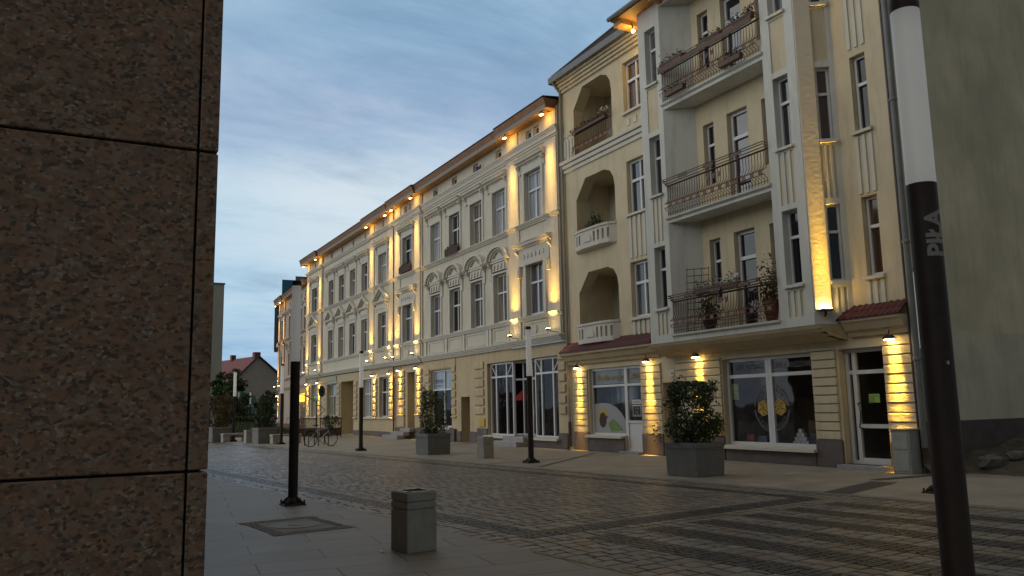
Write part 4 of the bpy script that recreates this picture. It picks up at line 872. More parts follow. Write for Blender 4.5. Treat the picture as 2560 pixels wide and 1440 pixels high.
for u, uu in ((28.3, 28.62), (30.13, 29.85)): m.prism([(u-.03, .4), (u+.03, .4), (u+.03, 3.48), (u-.03, 3.48)], -.24, -.19); m.plan([(u, -.22), (uu, -.5), (uu, -.52), (u, -.24)], .4, .48); m.plan([(u, -.22), (uu, -.5), (uu, -.52), (u, -.24)], 3.4, 3.48); m.plan([(u, -.22), (uu, -.5), (uu, -.52), (u, -.24)], 2.68, 2.76)
m.build('porch_frame', FRAME, A)
sill(A, F0, 26.2, 28.4, .38, -.1, .2, TRIM, .08); sill(A, F0, 30.05, 32.4, .38, -.1, .2, TRIM, .08)
MB(F0).box(28.5, 30.25, -.5, .35, .19, .38).box(28.4, 30.8, .35, .72, 0, .2).box(28.4, 30.8, .0, .35, 0, .188).build('entrance_steps', STEP, A, bevel=.01)
um = thing('red_parasol', 'folded red parasol standing behind the glass of the white house shop', 'parasol', F0(31.0, -1.2, .36))
MB(ID).lathe([(.5, 1.55), (.32, 1.8), (.05, 2.02)], tuple(F0(30.7, -1.0, .3)), 8).build('canopy', mat('red_cloth', (.35, .015, .015), .8), um); MB(ID).lathe([(.02, 0), (.02, 1.9)], tuple(F0(30.7, -1.0, .36)), 6).build('pole', STEEL, um)
MB(F0).box(34.1, 35.06, -1.7, -1.65, 0, 2.09).build('side_door', mat('dark_red_door', (.03, .012, .012), .6), A)
sw = glazed(A, 'shop_window', 36.16, 38.78, .66, 3.48, -.18, [37.28], [(2.5, 36.2, 38.7)], fw=.07)
film = curtain('pale_window_film', (.42, .44, .45), (.26, .28, .29))
MB(F0).box(36.22, 37.24, -.2, -.185, 2.54, 3.42).box(37.32, 38.72, -.2, -.185, 2.54, 3.42).build('window_film', film, sw)
wall_text(F0, 'PRYMA', .3, 38.0, -.125, 2.82, TEXTB, sw, sx=1.05); wall_text(F0, 'DOM KWIATOW', .11, 38.0, -.125, 2.66, TEXTB, sw)
sill(A, F0, 36.05, 38.9, .66, -.1, .2, TRIM, .08)
MB(F0).box(40.98, 42.05, -.6, -.55, .55, 2.45).build('house_door', CREAM, A); MB(F0).box(40.98, 42.05, -.56, -.5, 2.45, 2.55).box(41.45, 41.58, -.55, -.51, .6, 2.45).build('door_rail', CREAM, A)
qs = [1.28+.405*k for k in range(6)]
for a, b, hh, cap in ((25.72, 26.2, .3, 0), (32.58, 33.5, .32, 0), (35.62, 36.08, .3, 1), (38.86, 39.5, .3, 1)):
    qm = MB(F0); quoins(qm, a, b, qs, 0, .07, hh)
    if cap: qm.box(a-.05, b+.03, 0, .09, 1.12, 1.2)
    qm.build('quoin_block', CREAM, A, bevel=.022)
MB(F0).box(35.62, 39.5, 0, .035, 3.55, 3.96).build('shop_fascia', CREAM, A)
qs2 = [1.36+.40*k for k in range(6)]
for a, b in ((39.86, 40.72), (42.4, 43.45)): qm = MB(F0); quoins(qm, a, b, qs2, 0, .08, .31); qm.box(a-.05, b+.05, 0, .13, 1.2, 1.3); qm.box(a, b, 0, .09, .6, 1.2); qm.build('quoin_block', CREAM, A, bevel=.022)
for a, b, zt in ((25.66, 26.3, .58), (26.3, 32.28, .3), (32.28, 33.3, .66), (33.3, 34.1, .5), (35.06, 35.55, .5), (35.55, 38.95, .6), (38.95, 40.9, .56), (42.1, 43.86, .56)): MB(F0).box(a, b, .0, .05 if zt != .6 else .16, 0, zt).build('plinth', PLINTH, A, bevel=.012)
MB(F0).box(40.85, 42.3, -.5, .35, .38, .56).box(40.85, 42.8, .35, .7, .2, .38).box(40.85, 43.2, .7, 1.05, 0, .2).build('entrance_steps', STEP, A, bevel=.01)
ybox(32.52, 33.12, .74, 1.1, 'plain yellow-green gas box low on the white house wall right of the shop steps'.replace('right of', 'beside'), .01)
for u, lb in ((26.2, 'eave spotlight over the right-hand pilaster of the white house, next to the yellow house'), (29.32, 'eave spotlight over the second pilaster of the white house, beside the row of arched hoods'), (40.3, 'eave spotlight over the pilaster left of the four arched hoods'), (43.35, 'eave spotlight over the leftmost pilaster of the house with arched hoods')): eave_lamp(F0, u, lb)
for u, lb in ((26.2, 'curved-arm cornice uplight next to the downpipe of the yellow house'), (29.3, 'curved-arm cornice uplight right of the four arched windows'), (40.3, 'curved-arm cornice uplight left of the four arched windows'), (43.3, 'curved-arm cornice uplight over the leftmost pilaster of the house with arched hoods')): up_lamp(F0, u, lb)
wall_lamp(F0, 40.28, 3.72, 'lit wall lamp right of the recessed house door with grey steps', .24, 16); wall_lamp(F0, 42.95, 3.72, 'lit wall lamp left of the recessed house door with grey steps', .24, 16)
MB(F0).tube([(43.9, .12, 13.1), (43.9, .12, 0)], .05, 8).build('downpipe', PIPEB, A, smooth=True)

# ---------------------------------------------------------------- house B (triangular hoods)
B = thing('gabled_hood_house', 'long white stucco house with triangular window hoods in the middle of the row', 'building', (XF, 54, 0))
b0, b1 = 43.93, 63.88; BR2, BL2 = 48.35, 59.35
BW = [49.52, 52.05, 54.62, 57.2]
opsB = [(*ww(c, .6), 5.2, 7.28) for c in BW]+[(*ww(c, .6), 9.05, 10.9) for c in BW]+[(c-.16, c+.16, 12.46, 12.9) for c in BW]
opsBR = [(45.14, 46.6, 5.22, 7.3), (45.14, 46.6, 9.08, 10.9), (45.7, 46.0, 12.46, 12.9)]; opsBL = [(60.68, 62.15, 5.22, 7.34), (60.68, 62.15, 9.08, 10.9), (61.25, 61.6, 12.46, 12.9)]
m = MB(F0); m.wall(BR2, BL2, 4.0, 13.12, opsB, 0, .28); m.wall(b0, BR2, 4.0, 13.12, opsBR, BO, .28); m.wall(BL2, b1, 4.0, 13.12, opsBL, BO, .28)
for u in (BR2, BL2): m.poly([(u, 0, 4.0), (u, BO, 4.0), (u, BO, 13.12), (u, 0, 13.12)])
m.poly([(b1, BO, 0), (b1, -10, 0), (b1, -10, 13.3), (b1, BO, 13.3)])
m.build('upper_wall', WHITE, B, norm=False)
for j, c in enumerate(BW):
    window(B, F0, c-.58, c+.58, 5.22, 7.26, -.2, 'cross', [CURT2, DARKGLASS, CURT4, CURT2][j]); window(B, F0, c-.58, c+.58, 9.07, 10.88, -.2, 'cross', [SKYP, CURT4, DARKGLASS, SKYP][j])
    window(B, F0, c-.15, c+.15, 12.47, 12.89, -.15, 'plain', DARKGLASS, fw=.04, name='attic_window')
    surround(B, F0, c-.6, c+.6, 5.2, 7.28, 0); surround(B, F0, c-.6, c+.6, 9.05, 10.9, 0); flat_hood(B, F0, c+.15, 1.05, 11.42, 0); gable_hood(B, F0, c, 8.0, 0)
for (c0, c1, k) in ((45.14, 46.6, 0), (60.68, 62.15, 1)):
    c = (c0+c1)/2
    window(B, F0, c0+.02, c1-.02, 5.24, 7.28, BO-.2, 'cross', [CURT2, DARKGLASS][k]); window(B, F0, c0+.02, c1-.02, 9.1, 10.88, BO-.2, 'cross', [CURT, DARKGLASS][k])
    window(B, F0, c-.15, c+.15, 12.47, 12.89, BO-.15, 'plain', DARKGLASS, fw=.04, name='attic_window')
    surround(B, F0, c0, c1, 5.22, 7.3, BO, .2, .06); surround(B, F0, c0, c1, 9.08, 10.9, BO, .16, .06); flat_hood(B, F0, c+.05, 1.15, 11.42, BO); gable_hood(B, F0, c+.1, 8.0, BO, 1.28, .72)
PB = ((44.0, 44.72), (47.42, 48.28), (59.42, 60.26), (62.95, 63.82))
for a, b in PB: pl = MB(F0); pilaster(pl, a, b, 9.06, 12.02, BO); pilaster(pl, a, b, 5.2, 8.9, BO); pilaster(pl, a, b, 4.28, 5.02, BO, .06); pilaster(pl, a, b, 12.47, 13.1, BO, .04); pl.build('pilaster', WHITE, B)
for (u0, u1, o) in ((b0, BR2+.04, BO), (BR2+.04, BL2-.04, 0), (BL2-.04, b1, BO)):
    fr = frame(XF-o, 0, 0, 1, -1, 0)
    stepped(B, fr, u0, u1, 12.2, 12.42, .08, .16, 3, name='entablature'); stepped(B, fr, u0, u1, 8.86, 9.04, .07, .17, 3, name='sill_course'); stepped(B, fr, u0, u1, 5.0, 5.18, .07, .14, 3, name='sill_course'); stepped(B, fr, u0, u1, 4.05, 4.28, .1, .24, 4, name='main_cornice')
eave(B, F0, BR2, BL2, 13.02, .46); eave(B, F0, b0, BR2-.005, 13.02, .58); eave(B, F0, BL2+.005, 64.0, 13.02, .58)
MB(F0).poly([(43.9, -1.4, 13.66), (64, -1.4, 13.66), (64, -7, 15.6), (43.9, -7, 15.6)]).poly([(43.9, -7, 15.6), (64, -7, 15.6), (64, -13, 13), (43.9, -13, 13)]).build('roof', ROOFD, B, norm=False)
gB = [(45.05, 46.6, 1.12, 3.48, .25), (47.98, 49.85, 1.1, 3.44, .25), (51.7, 54.6, 0, 3.5, .9), (55.55, 57.95, 1.18, 3.42, .25), (60.66, 62.3, 1.1, 3.5, .25)]
MB(F0).wall(b0, b1, 0, 4.05, gB, 0).build('ground_floor_wall', CREAM, B, norm=False)
MB(F0).box(51.7, 54.6, -.9, -.86, 0, 3.5).build('gateway_back', CREAM, B); MB(F0).box(51.75, 53.2, -.86, -.82, 1.9, 3.3).build('gateway_panel', CONC, B); MB(F0).box(52.0, 53.25, -.86, -.81, 0, 1.88).build('gateway_door', BROWNWOOD, B)
window(B, F0, 45.07, 46.58, 1.14, 3.46, -.2, 'cross', DARKGLASS); window(B, F0, 48.0, 49.83, 1.12, 3.42, -.2, 'cross', CURT); window(B, F0, 60.68, 62.28, 1.12, 3.48, -.2, 'single', CURT)
window(B, F0, 55.57, 57.93, 1.2, 3.4, -.2, 'tee', curtain('pane_yellow_lit_curtain', (.34, .32, .18), (.18, .17, .10)), fm=GREYFRAME)  # yellow light on this curtain is put into its colours
for a, b, z0, z1 in ((45.05, 46.6, 1.12, 3.48), (47.98, 49.85, 1.1, 3.44), (55.55, 57.95, 1.18, 3.42), (60.66, 62.3, 1.1, 3.5)): surround(B, F0, a, b, z0, z1, 0, .12, .05); sill(B, F0, a-.15, b+.15, z0, -.05, .14)
qb = [1.2+.385*k for k in range(6)]
for a, b in ((44.05, 44.85), (47.05, 47.8), (50.95, 51.6), (54.75, 55.3), (58.05, 58.8), (59.5, 60.4), (62.75, 63.7)): qm = MB(F0); quoins(qm, a, b, qb, 0, .08, .3); qm.box(a-.05, b+.05, 0, .13, 1.02, 1.12); qm.build('quoin_block', CREAM, B, bevel=.02)
for a, b in ((44.0, 51.6), (54.7, 63.8)): MB(F0).box(a, b, 0, .06, 0, .3).build('plinth', PLINTH, B, bevel=.012)
for a, b in ((60.6, 62.4), (55.6, 58.0)): MB(F0).box(a, b, .02, .05, 3.6, 3.95).build('shop_signboard', CONC, B)
for u, lb in ((44.36, 'eave spotlight over the pilaster where the triangular-hood house meets the arched-hood house'), (47.85, 'eave spotlight over the pilaster right of the four triangular hoods'), (59.85, 'eave spotlight over the pilaster left of the four triangular hoods'), (63.4, 'eave spotlight at the far end of the triangular-hood house')): eave_lamp(F0, u, lb, 12.9, .5, 13)
for u, lb in ((44.5, 'curved-arm cornice uplight of the triangular-hood house, beside the brown downpipe'), (47.8, 'curved-arm cornice uplight right of the four triangular hoods'), (59.8, 'white-lit cornice uplight left of the four triangular hoods'), (63.3, 'cornice uplight at the far end of the triangular-hood house')): up_lamp(F0, u, lb, 4.5, .44, 12)
for u, lb in ((44.45, 'lit wall lamp left of the brown downpipe between the two white houses'), (47.42, 'lit wall lamp between the two tall ground-floor windows of the triangular-hood house'), (59.95, 'lit wall lamp above the closed parasol, right of the tall pale window'), (63.2, 'lit wall lamp above the closed parasol, left of the tall pale window')): wall_lamp(F0, u, 3.62, lb, .24, 16)

# ---------------------------------------------------------------- house C (pinkish, turning away)
ca = R(4.0); FC = frame(XF, 63.95, math.sin(ca), math.cos(ca), -math.cos(ca), math.sin(ca))
Ch = thing('pinkish_house', 'pinkish stucco house at the far end of the row, partly behind a street lamp', 'building', (XF, 69, 0))
cw = [.95, 2.75, 4.6, 6.45, 8.4]; opsC = [(c-.48, c+.48, 4.75, 6.7) for c in cw]+[(c-.48, c+.48, 8.1, 9.95) for c in cw]+[(c-.2, c+.2, 10.75, 11.2) for c in cw]+[(12.12, 13.08, 4.75, 6.7), (12.12, 13.08, 8.1, 9.95), (12.4, 12.8, 10.75, 11.2)]
gC = [(.5, 2.1, .1, 3.1, .3), (3.0, 4.6, .9, 3.0, .3), (5.2, 6.6, .9, 3.0, .3), (12.2, 13.0, .2, 2.5, .3)]
m = MB(FC).wall(0, 14.5, 0, 11.75, opsC+gC, 0, .25); m.poly([(14.5, 0, 0), (14.5, -10, 0), (14.5, -10, 11.75), (14.5, 0, 11.75)]).build('wall', PINK, Ch, norm=False)
for c in cw+[12.6]:
    window(Ch, FC, c-.46, c+.46, 4.77, 6.68, -.2, 'cross', CURT2, fw=.08); window(Ch, FC, c-.46, c+.46, 8.12, 9.93, -.2, 'cross', CURT2, fw=.08); window(Ch, FC, c-.19, c+.19, 10.77, 11.18, -.15, 'plain', DARKGLASS, fw=.05, name='attic_window')
    surround(Ch, FC, c-.48, c+.48, 4.75, 6.7, 0); surround(Ch, FC, c-.48, c+.48, 8.1, 9.95, 0); flat_hood(Ch, FC, c+.05, .8, 10.3, 0); arch_hood(Ch, FC, c, 7.2, 0, .75, .42)
for a, b in ((10.9, 11.6), (13.65, 14.4)): pl = MB(FC); pl.box(a, b, 0, .12, 8.1, 10.3); pl.box(a, b, 0, .12, 4.5, 7.6); pl.box(a, b, 0, .14, 3.75, 4.3); pl.box(a, b, 0, .1, 10.6, 11.7); pl.box(a-.06, b+.06, 0, .26, 7.62, 7.95); pl.build('pilaster', PINK, Ch)
for z0, z1 in ((7.85, 8.02), (3.45, 3.68), (10.32, 10.55), (4.3, 4.48)): stepped(Ch, FC, 0, 14.52, z0, z1, .08, .2, 3, PINK, 'string_course')
for a, b in ((10.85, 11.65), (13.6, 14.4), (4.7, 5.1), (2.2, 2.9)): qm = MB(FC); quoins(qm, a, b, [.6+.37*k for k in range(7)], 0, .08, .3); qm.build('quoin_block', PINK, Ch, bevel=.02)
MB(FC).box(0, 14.5, .0, .06, 0, .5).build('plinth', mat('reddish_plinth', (.16, .08, .06), .8), Ch)
eave(Ch, FC, -.05, 10.6, 11.65, .36); eave(Ch, FC, 10.605, 14.7, 11.65, .46)
MB(FC).poly([(0, -1.4, 12.28), (14.5, -1.4, 12.28), (14.5, -7, 14), (0, -7, 14)]).build('roof', ROOFD, Ch, norm=False)
window(Ch, FC, .52, 2.08, .12, 3.08, -.2, 'single', DARKGLASS, fw=.08, name='shop_window')
ls = thing('lit_shop_sign', 'glowing yellow shop sign on the pinkish house behind the closed parasol', 'sign', FC(1.3, .05, 2.6)); MB(FC).box(.5, 2.1, .02, .16, 2.3, 2.95).build('light_box', emit('yellow_light_box', (1.0, .68, .06), 1.5), ls)
eave_lamp(FC, 11.2, 'eave spotlight over the inner pilaster of the far pinkish house', 11.52, .5, 13); eave_lamp(FC, 14.0, 'eave spotlight over the outermost pilaster of the far pinkish house', 11.52, .5, 13)
up_lamp(FC, 11.2, 'uplight over the inner ground-floor pilaster of the far pinkish house', 3.85, .45, 12); up_lamp(FC, 14.0, 'uplight sticking out at the far corner of the pinkish house', 3.85, .45, 12)
wall_lamp(FC, 11.25, 3.0, 'lit wall lamp on the inner banded pilaster of the far pinkish house', .2, 16); wall_lamp(FC, 14.0, 3.0, 'lit wall lamp on the corner banded pilaster of the far pinkish house', .24, 16)

# flower boxes and a pigeon on the white house
FLR = leafm('dark_red_flower', (.12, .01, .015), (.25, .03, .03))
def flower_box(u0, u1, z, o, label, fl):
    t = thing('flower_box', label, 'flower box', F0((u0+u1)/2, o, z), 'window flower boxes'); m = MB(F0)
    m.box(u0, u1, o+.02, o+.2, z, z+.03)
    n = int((u1-u0)/.11)
    for j in range(n+1): u = u0+(u1-u0)*j/n; m.box(u-.03, u+.03, o+.2, o+.225, z-.02, z+.34+.03*(j % 2))
    m.box(u0, u0+.02, o+.02, o+.2, z, z+.28); m.box(u1-.02, u1, o+.02, o+.2, z, z+.28); m.box(u0, u1, o+.185, o+.199, z+.08, z+.12); m.box(u0, u1, o+.185, o+.199, z+.24, z+.28)
    m.build('slatted_box', BROWNWOOD, t); s = random.Random(int(u0*10))
    leaves(MB(), 160, lambda: F0(s.uniform(u0, u1), o+s.uniform(.02, .2), z+.3+abs(s.gauss(0, .09))), .09, s).build('foliage', LEAF2, t, norm=False)
    leaves(MB(), 60, lambda: F0(s.uniform(u0, u1), o+s.uniform(.05, .22), z+.36+abs(s.gauss(0, .07))), .07, s).build('blossoms', fl, t, norm=False)
flower_box(34.9, 36.3, 9.02, .02, 'dark slatted flower box with dull blooms under the second arched-hood house window row', leafm('dull_bloom', (.12, .07, .05), (.2, .12, .09)))
flower_box(41.0, 42.6, 9.12, BO, 'dark slatted flower box with dark red blooms at the lit left bay window', FLR)
pg = thing('pigeon', 'dark pigeon sitting on the upper ledge of the arched-hood house between attic windows', 'bird', F0(32.55, .12, 12.45))
bm_ = MB(ID); p = F0(32.55, .12, 12.55); bm_.ball(p, .075, .16, .085, 10, 6); bm_.ball((p[0], p[1]-.15, p[2]+.09), .045, .05, .05, 8, 5); bm_.ball((p[0], p[1]+.2, p[2]-.02), .045, .12, .025, 8, 5); bm_.ball((p[0], p[1]-.205, p[2]+.085), .012, .03, .012, 6, 4); bm_.tube([(p[0], p[1]-.02, p[2]-.06), (p[0], p[1]-.02, p[2]-.1)], .012, 4)
bm_.build('body', mat('pigeon_grey', (.05, .05, .06), .7), pg, smooth=True)
# ================================================================ ground
TH = math.atan(.115); dS = (-math.sin(TH), math.cos(TH)); nS = (math.cos(TH), math.sin(TH)); K = (4.6, 9.0)
ST = lambda s, t, z=0: (K[0]+dS[0]*s+nS[0]*t, K[1]+dS[1]*s+nS[1]*t, z)     # s along the street, t across it
FST = lambda u, o, z: ST(o, u, z)
RW = 7.05
GROUND = mat('asphalt_ground', (.10, .10, .10), .8, .2, .8, .3, 40)
PAVL = slabs('granite_slab_paving_near', (.245, .217, .178), TH, 1.5, .62, .08, .55, .25, .010)
PAVR = slabs('light_slab_paving', (.33, .30, .25), TH, .62, .42, .06, .62, .7)
struct(MB().poly([(-400, -200, -.06), (400, -200, -.06), (400, 700, -.06), (-400, 700, -.06)]).build('ground', GROUND, norm=False))
struct(MB(FST).poly([(-14, -25, 0), (-.045, -25, 0), (-.045, 56, 0), (-14, 56, 0)]).poly([(-.045, -25, 0), (-.045, 56, 0), (-.045, 56, -.06), (-.045, -25, -.06)]).build('near_pavement', PAVL, norm=False))
struct(MB().poly([(*ST(-25, RW+.02)[:2], 0), (26, -14, 0), (26, 7.6, 0), (17.05, 9.9, 0), (16.95, 11.25, 0), (16.3, 11.3, 0), (16.3, 80, 0), (14, 90, 0), (*ST(70, RW+.02)[:2], 0)]).poly([(*ST(-25, RW+.02)[:2], 0), (*ST(70, RW+.02)[:2], 0), (*ST(70, RW+.02)[:2], -.06), (*ST(-25, RW+.02)[:2], -.06)]).build('far_pavement', PAVR, norm=False))
# cobbled carriageway: one mesh of slightly uneven stones
rs = random.Random(11); V, F, T = [], [], []
def stone(s0, s1, t0, t1, tone, jit=.002):
    i = len(V); g = .005 if t1-t0 > .14 else .003; c = .012 if t1-t0 > .14 else .006; zt = -.016+rs.uniform(-jit, jit); ax = rs.gauss(0, .0045); ay = rs.gauss(0, .0045)
    P = [(s0+g, t0+g), (s1-g, t0+g), (s1-g, t1-g), (s0+g, t1-g)]; ms, mt = (s0+s1)/2, (t0+t1)/2
    P = [(a+rs.uniform(-.009, .009), b+rs.uniform(-.009, .009)) for a, b in P]
    for a, b in P: V.append(ST(a, b, -.05))
    for a, b in P:
        a2 = a+(ms-a)*c/max(.03, abs(ms-a)); b2 = b+(mt-b)*c/max(.03, abs(mt-b)); V.append(ST(a2, b2, zt+(a2-ms)*ax*2+(b2-mt)*ay*2))
    V.append(ST(ms, mt, zt+.003))
    for k in range(4): F.append((i+k, i+(k+1) % 4, i+4+(k+1) % 4, i+4+k)); F.append((i+4+k, i+4+(k+1) % 4, i+8))
    T.extend([tone]*9)
def tone(dark):
    k = rs.uniform(.82, 1.18)
    if dark: k = .93+.14*rs.random(); return (.062*k, .060*k, .057*k)
    c = rs.choice([(.19, .168, .138), (.178, .165, .145), (.20, .165, .128), (.16, .152, .142), (.195, .178, .15), (.165, .135, .112)]); return tuple(x*k*1.15 for x in c)
def dark_at(s, t):
    if s > -.05 and (.50 < t < .86 or 6.22 < t < 6.55): return True
    if -.05 < s < .32 and .5 < t < 6.55: return True
    if -8 < s < -.5:
        q = (t-1.0) % .96
        if 1.0 < t < 6.7 and q < .46: return True
    return False
s = -11.0
while s < 60:
    rowh = rs.uniform(.19, .24) if s < 25 else .3
    if s < -.5: rowh = .215
    t = 0.0
    while t < RW-.02:
        wd = rs.uniform(.17, .30) if s < 25 else rs.uniform(.3, .5)
        # break stones at the edges of dark bands so the bands stay straight
        for e in ((.50, .86, 6.22, 6.55) if s > -.05 else tuple(1.0+.96*k+x for k in range(6) for x in (0, .46))):
            if t < e-.03 and t+wd > e-.06: wd = e-t; break
        wd = min(wd, RW-t)
        dk = dark_at(s+rowh/2, t+wd/2)
        if dk and s < 25:
            for a in range(2):
                nb = max(1, round(wd/.1))
                for b in range(nb): stone(s+rowh*a/2, s+rowh*(a+1)/2, t+wd*b/nb, t+wd*(b+1)/nb, tone(True), .001)
        else: stone(s, s+rowh, t, t+wd, tone(dk))
        t += wd
    s += rowh
me = bpy.data.meshes.new('road'); me.from_pydata(V, [], F); ca_ = me.color_attributes.new('tone', 'FLOAT_COLOR', 'POINT')
ca_.data.foreach_set('color', [x for c in T for x in (*c, 1.0)]); me.materials.append(stone_mat('cobble_stone'))
ro = bpy.data.objects.new('road', me); C.objects.link(ro); struct(ro)
struct(MB(FST).poly([(-.06, -11, -.04), (RW+.03, -11, -.04), (RW+.03, 62, -.04), (-.06, 62, -.04)]).build('road_joint_bed', mat('dark_joint_sand', (.06, .055, .047), .95, .2, 20), norm=False))
struct(MB(FST).poly([(-.03, -30, -.02), (RW+.03, -30, -.02), (RW+.03, -11, -.02), (-.03, -11, -.02)]).build('road_behind', GROUND, norm=False))
# dark paving strips and drains in the far pavement
DKP = mat('dark_paving_strip', (.055, .056, .056), .65, .15, 8, .3, 60)
def strip(a, b, wd, nm='pavement_strip'):
    a = Vector((*a, 0)); b = Vector((*b, 0)); d = (b-a).normalized(); n = Vector((-d.y, d.x, 0))*wd/2
    return struct(MB().poly([(*(a-n)[:2], .005), (*(b-n)[:2], .005), (*(b+n)[:2], .005), (*(a+n)[:2], .005)]).build(nm, DKP, norm=False))
strip((11.75, 10.0), (14.0, 10.75), .5); strip((14.2, 11.15), (16.9, 11.0), .28); strip((11.0, 18.9), (15.4, 22.85), .14); strip((10.78, 29.61), (15.9, 33.4), .10); strip((10.3, 33.0), (16.0, 36.2), .10); strip((10.4, 20.84), (16.1, 22.0), .07)
strip(ST(-9, RW+.12)[:2], ST(60, RW+.12)[:2], .03, 'pavement_gap')
struct(MB(FST).poly([(-.13, -3.2, .005), (-.075, -3.2, .005), (-.075, -.9, .005), (-.13, -.9, .005)]).build('road_marking', mat('worn_yellow_paint', (.24, .205, .085), .8, .6, 8), norm=False))
# manhole in the near pavement
mh = thing('manhole_cover', 'square concrete manhole cover framed by small dark stones in the near pavement', 'manhole cover', ST(3.0, -1.39, 0))
FM = lambda u, o, z: ST(3.0+o*1.1, -1.39+u*.76, z)
m = MB(FM); rs2 = random.Random(5)
for k in range(15):
    for e in (-1, 1):
        for rw in range(2):
            m.box(-.75+.1*k, -.66+.1*k, e*(.58+.09*rw)-.038, e*(.58+.09*rw)+.038, -.01, .004+rs2.uniform(0, .004))
for k in range(11):
    for e in (-1, 1):
        for rw in range(2): m.box(e*(.58+.09*rw)-.038, e*(.58+.09*rw)+.038, -.53+.098*k, -.445+.098*k, -.01, .004+rs2.uniform(0, .004))
m.build('stone_frame', mat('small_grey_setts', (.15, .137, .117), .8, .3, 12), mh)
MB(FM).box(-.52, .52, -.52, .52, -.01, .006).build('cover_plate', mat('worn_concrete_cover', (.20, .182, .153), .75, .12, 6, .3, 60), mh, bevel=.004)
mm = MB(FM).prism([(0, 0)], 0, 0) if False else MB(ID).lathe([(.36, 0), (.36, .003), (.335, .003), (.335, .0065), (.0, .0065)], ST(3.0, -1.39, .0062), 32).lathe([(.1, .0), (.1, .004)], ST(3.0, -1.39, .013), 16); mm.build('round_lid', mat('dark_iron_lid', (.185, .17, .145), .6, .2, 14), mh)
pp = tag(MB().poly([(3.15, 9.0, .012), (3.21, 9.02, .03), (3.2, 9.07, .012), (3.14, 9.06, .035)]).build('paper_scrap', TEXTW, norm=False), 'tiny white paper scrap beside the near square bin', 'litter')
# dirt lot beside the yellow house
rs3 = random.Random(21); m = MB(); N = 26
def hz(x, y):
    e = min(1, max(0, (x-16.9)/1.2))*min(1, max(0, (y-7.8)/2.2)); return -.02+e*(.42+.1*math.sin(x*1.7+y)+.07*math.sin(3.1*y-x*2.3)+rs3.uniform(-.05, .05))+max(0, y-10.2)*.18*e
for i in range(N+1):
    for j in range(N+1): x = 16.85+14*i/N; y = 7.6+3.85*j/N; m.v.append((x, y, hz(x, y)))
for i in range(N):
    for j in range(N): a = i*(N+1)+j; m.f.append([a, a+1, a+N+2, a+N+1])
struct(m.build('dirt_ground', mat('grey_dirt', (.085, .075, .058), .95, .4, 5, 1.0, 18), smooth=True, norm=False))
RUB = mat('rubble_stone', (.14, .13, .115), .9, .3, 9, .6, 30)
for k, (x, y, r_, lb) in enumerate(((17.25, 10.6, .27, 'large rough stone lump on the dirt beside the foreground lamp post'), (17.75, 10.35, .2, 'medium rough stone right of the large lump on the dirt'), (18.2, 9.75, .13, 'small dark stone at the edge of the dirt lot'), (19.9, 10.5, .2, 'pale broken slab piece at the right edge of the dirt lot'), (18.7, 10.1, .08, 'tiny white stone lying on the dirt lot'))):
    bm = bmesh.new(); bmesh.ops.create_icosphere(bm, subdivisions=2, radius=r_)
    for v in bm.verts: v.co *= rs3.uniform(.62, 1.1); v.co.z *= .7
    me = bpy.data.meshes.new('rock'); bm.to_mesh(me); bm.free(); me.materials.append(RUB if k != 4 else TRIM); o = bpy.data.objects.new('rock', me); C.objects.link(o); o.location = (x, y, hz(x, y)+r_*.3); tag(o, lb, 'stone', 'stones on the dirt lot')
gs = MB()
for _ in range(900):
    x = rs3.uniform(17.2, 24); y = rs3.uniform(9.6, 11.2)
    if math.sin(x*2.1)+math.sin(y*3+x) < .5: continue
    h = rs3.uniform(.06, .2); a = rs3.uniform(0, 6.3); z = hz(x, y)
    i = len(gs.v); gs.v += [(x-.01*math.cos(a), y-.01*math.sin(a), z), (x+.01*math.cos(a), y+.01*math.sin(a), z), (x+.08*math.sin(a), y+.06*math.cos(a), z+h)]; gs.f.append([i, i+1, i+2])
o = gs.build('weeds', LEAF2, norm=False); struct(o, 'stuff')

# ================================================================ granite building corner (foreground)
G = thing('granite_building', 'brown speckled granite-clad building corner filling the left foreground', 'building', (-2, 3.5, 0))
zs = [-.35, .555, 1.455, 2.285, 3.115, 3.945, 4.775, 5.6, 6.4, 7.2, 8.0, 8.8, 9.6, 10.4]
xs = [-4.2, -2.72, -1.24, .262, .312]; YF = 2.2
MB().box(-9, .296, YF+.02, 30, -.05, 10.4).build('core', mat('dark_joint', (.02, .017, .015), .9), G)
for i in range(len(xs)-1):
    for j in range(len(zs)-1):
        if i < 2 and j > 4: continue
        g = .003; q = rs3.uniform(0, .002)
        MB().box(xs[i]+g*(i > 0), xs[i+1]-(g if i < 3 else 0), YF-q, YF+.05, zs[j]+g*1.2, zs[j+1]-g*1.2).build('granite_panel', GRAN, G, bevel=.0025)
MB().box(-7, .29, YF-.001, YF+.03, 7.2, 10.4).build('upper_cladding', GRAN, G)
for j in range(6): MB().box(.297, .313, YF+.055, 30, zs[j]+.005, zs[j+1]-.005).build('side_panel', GRAN, G)

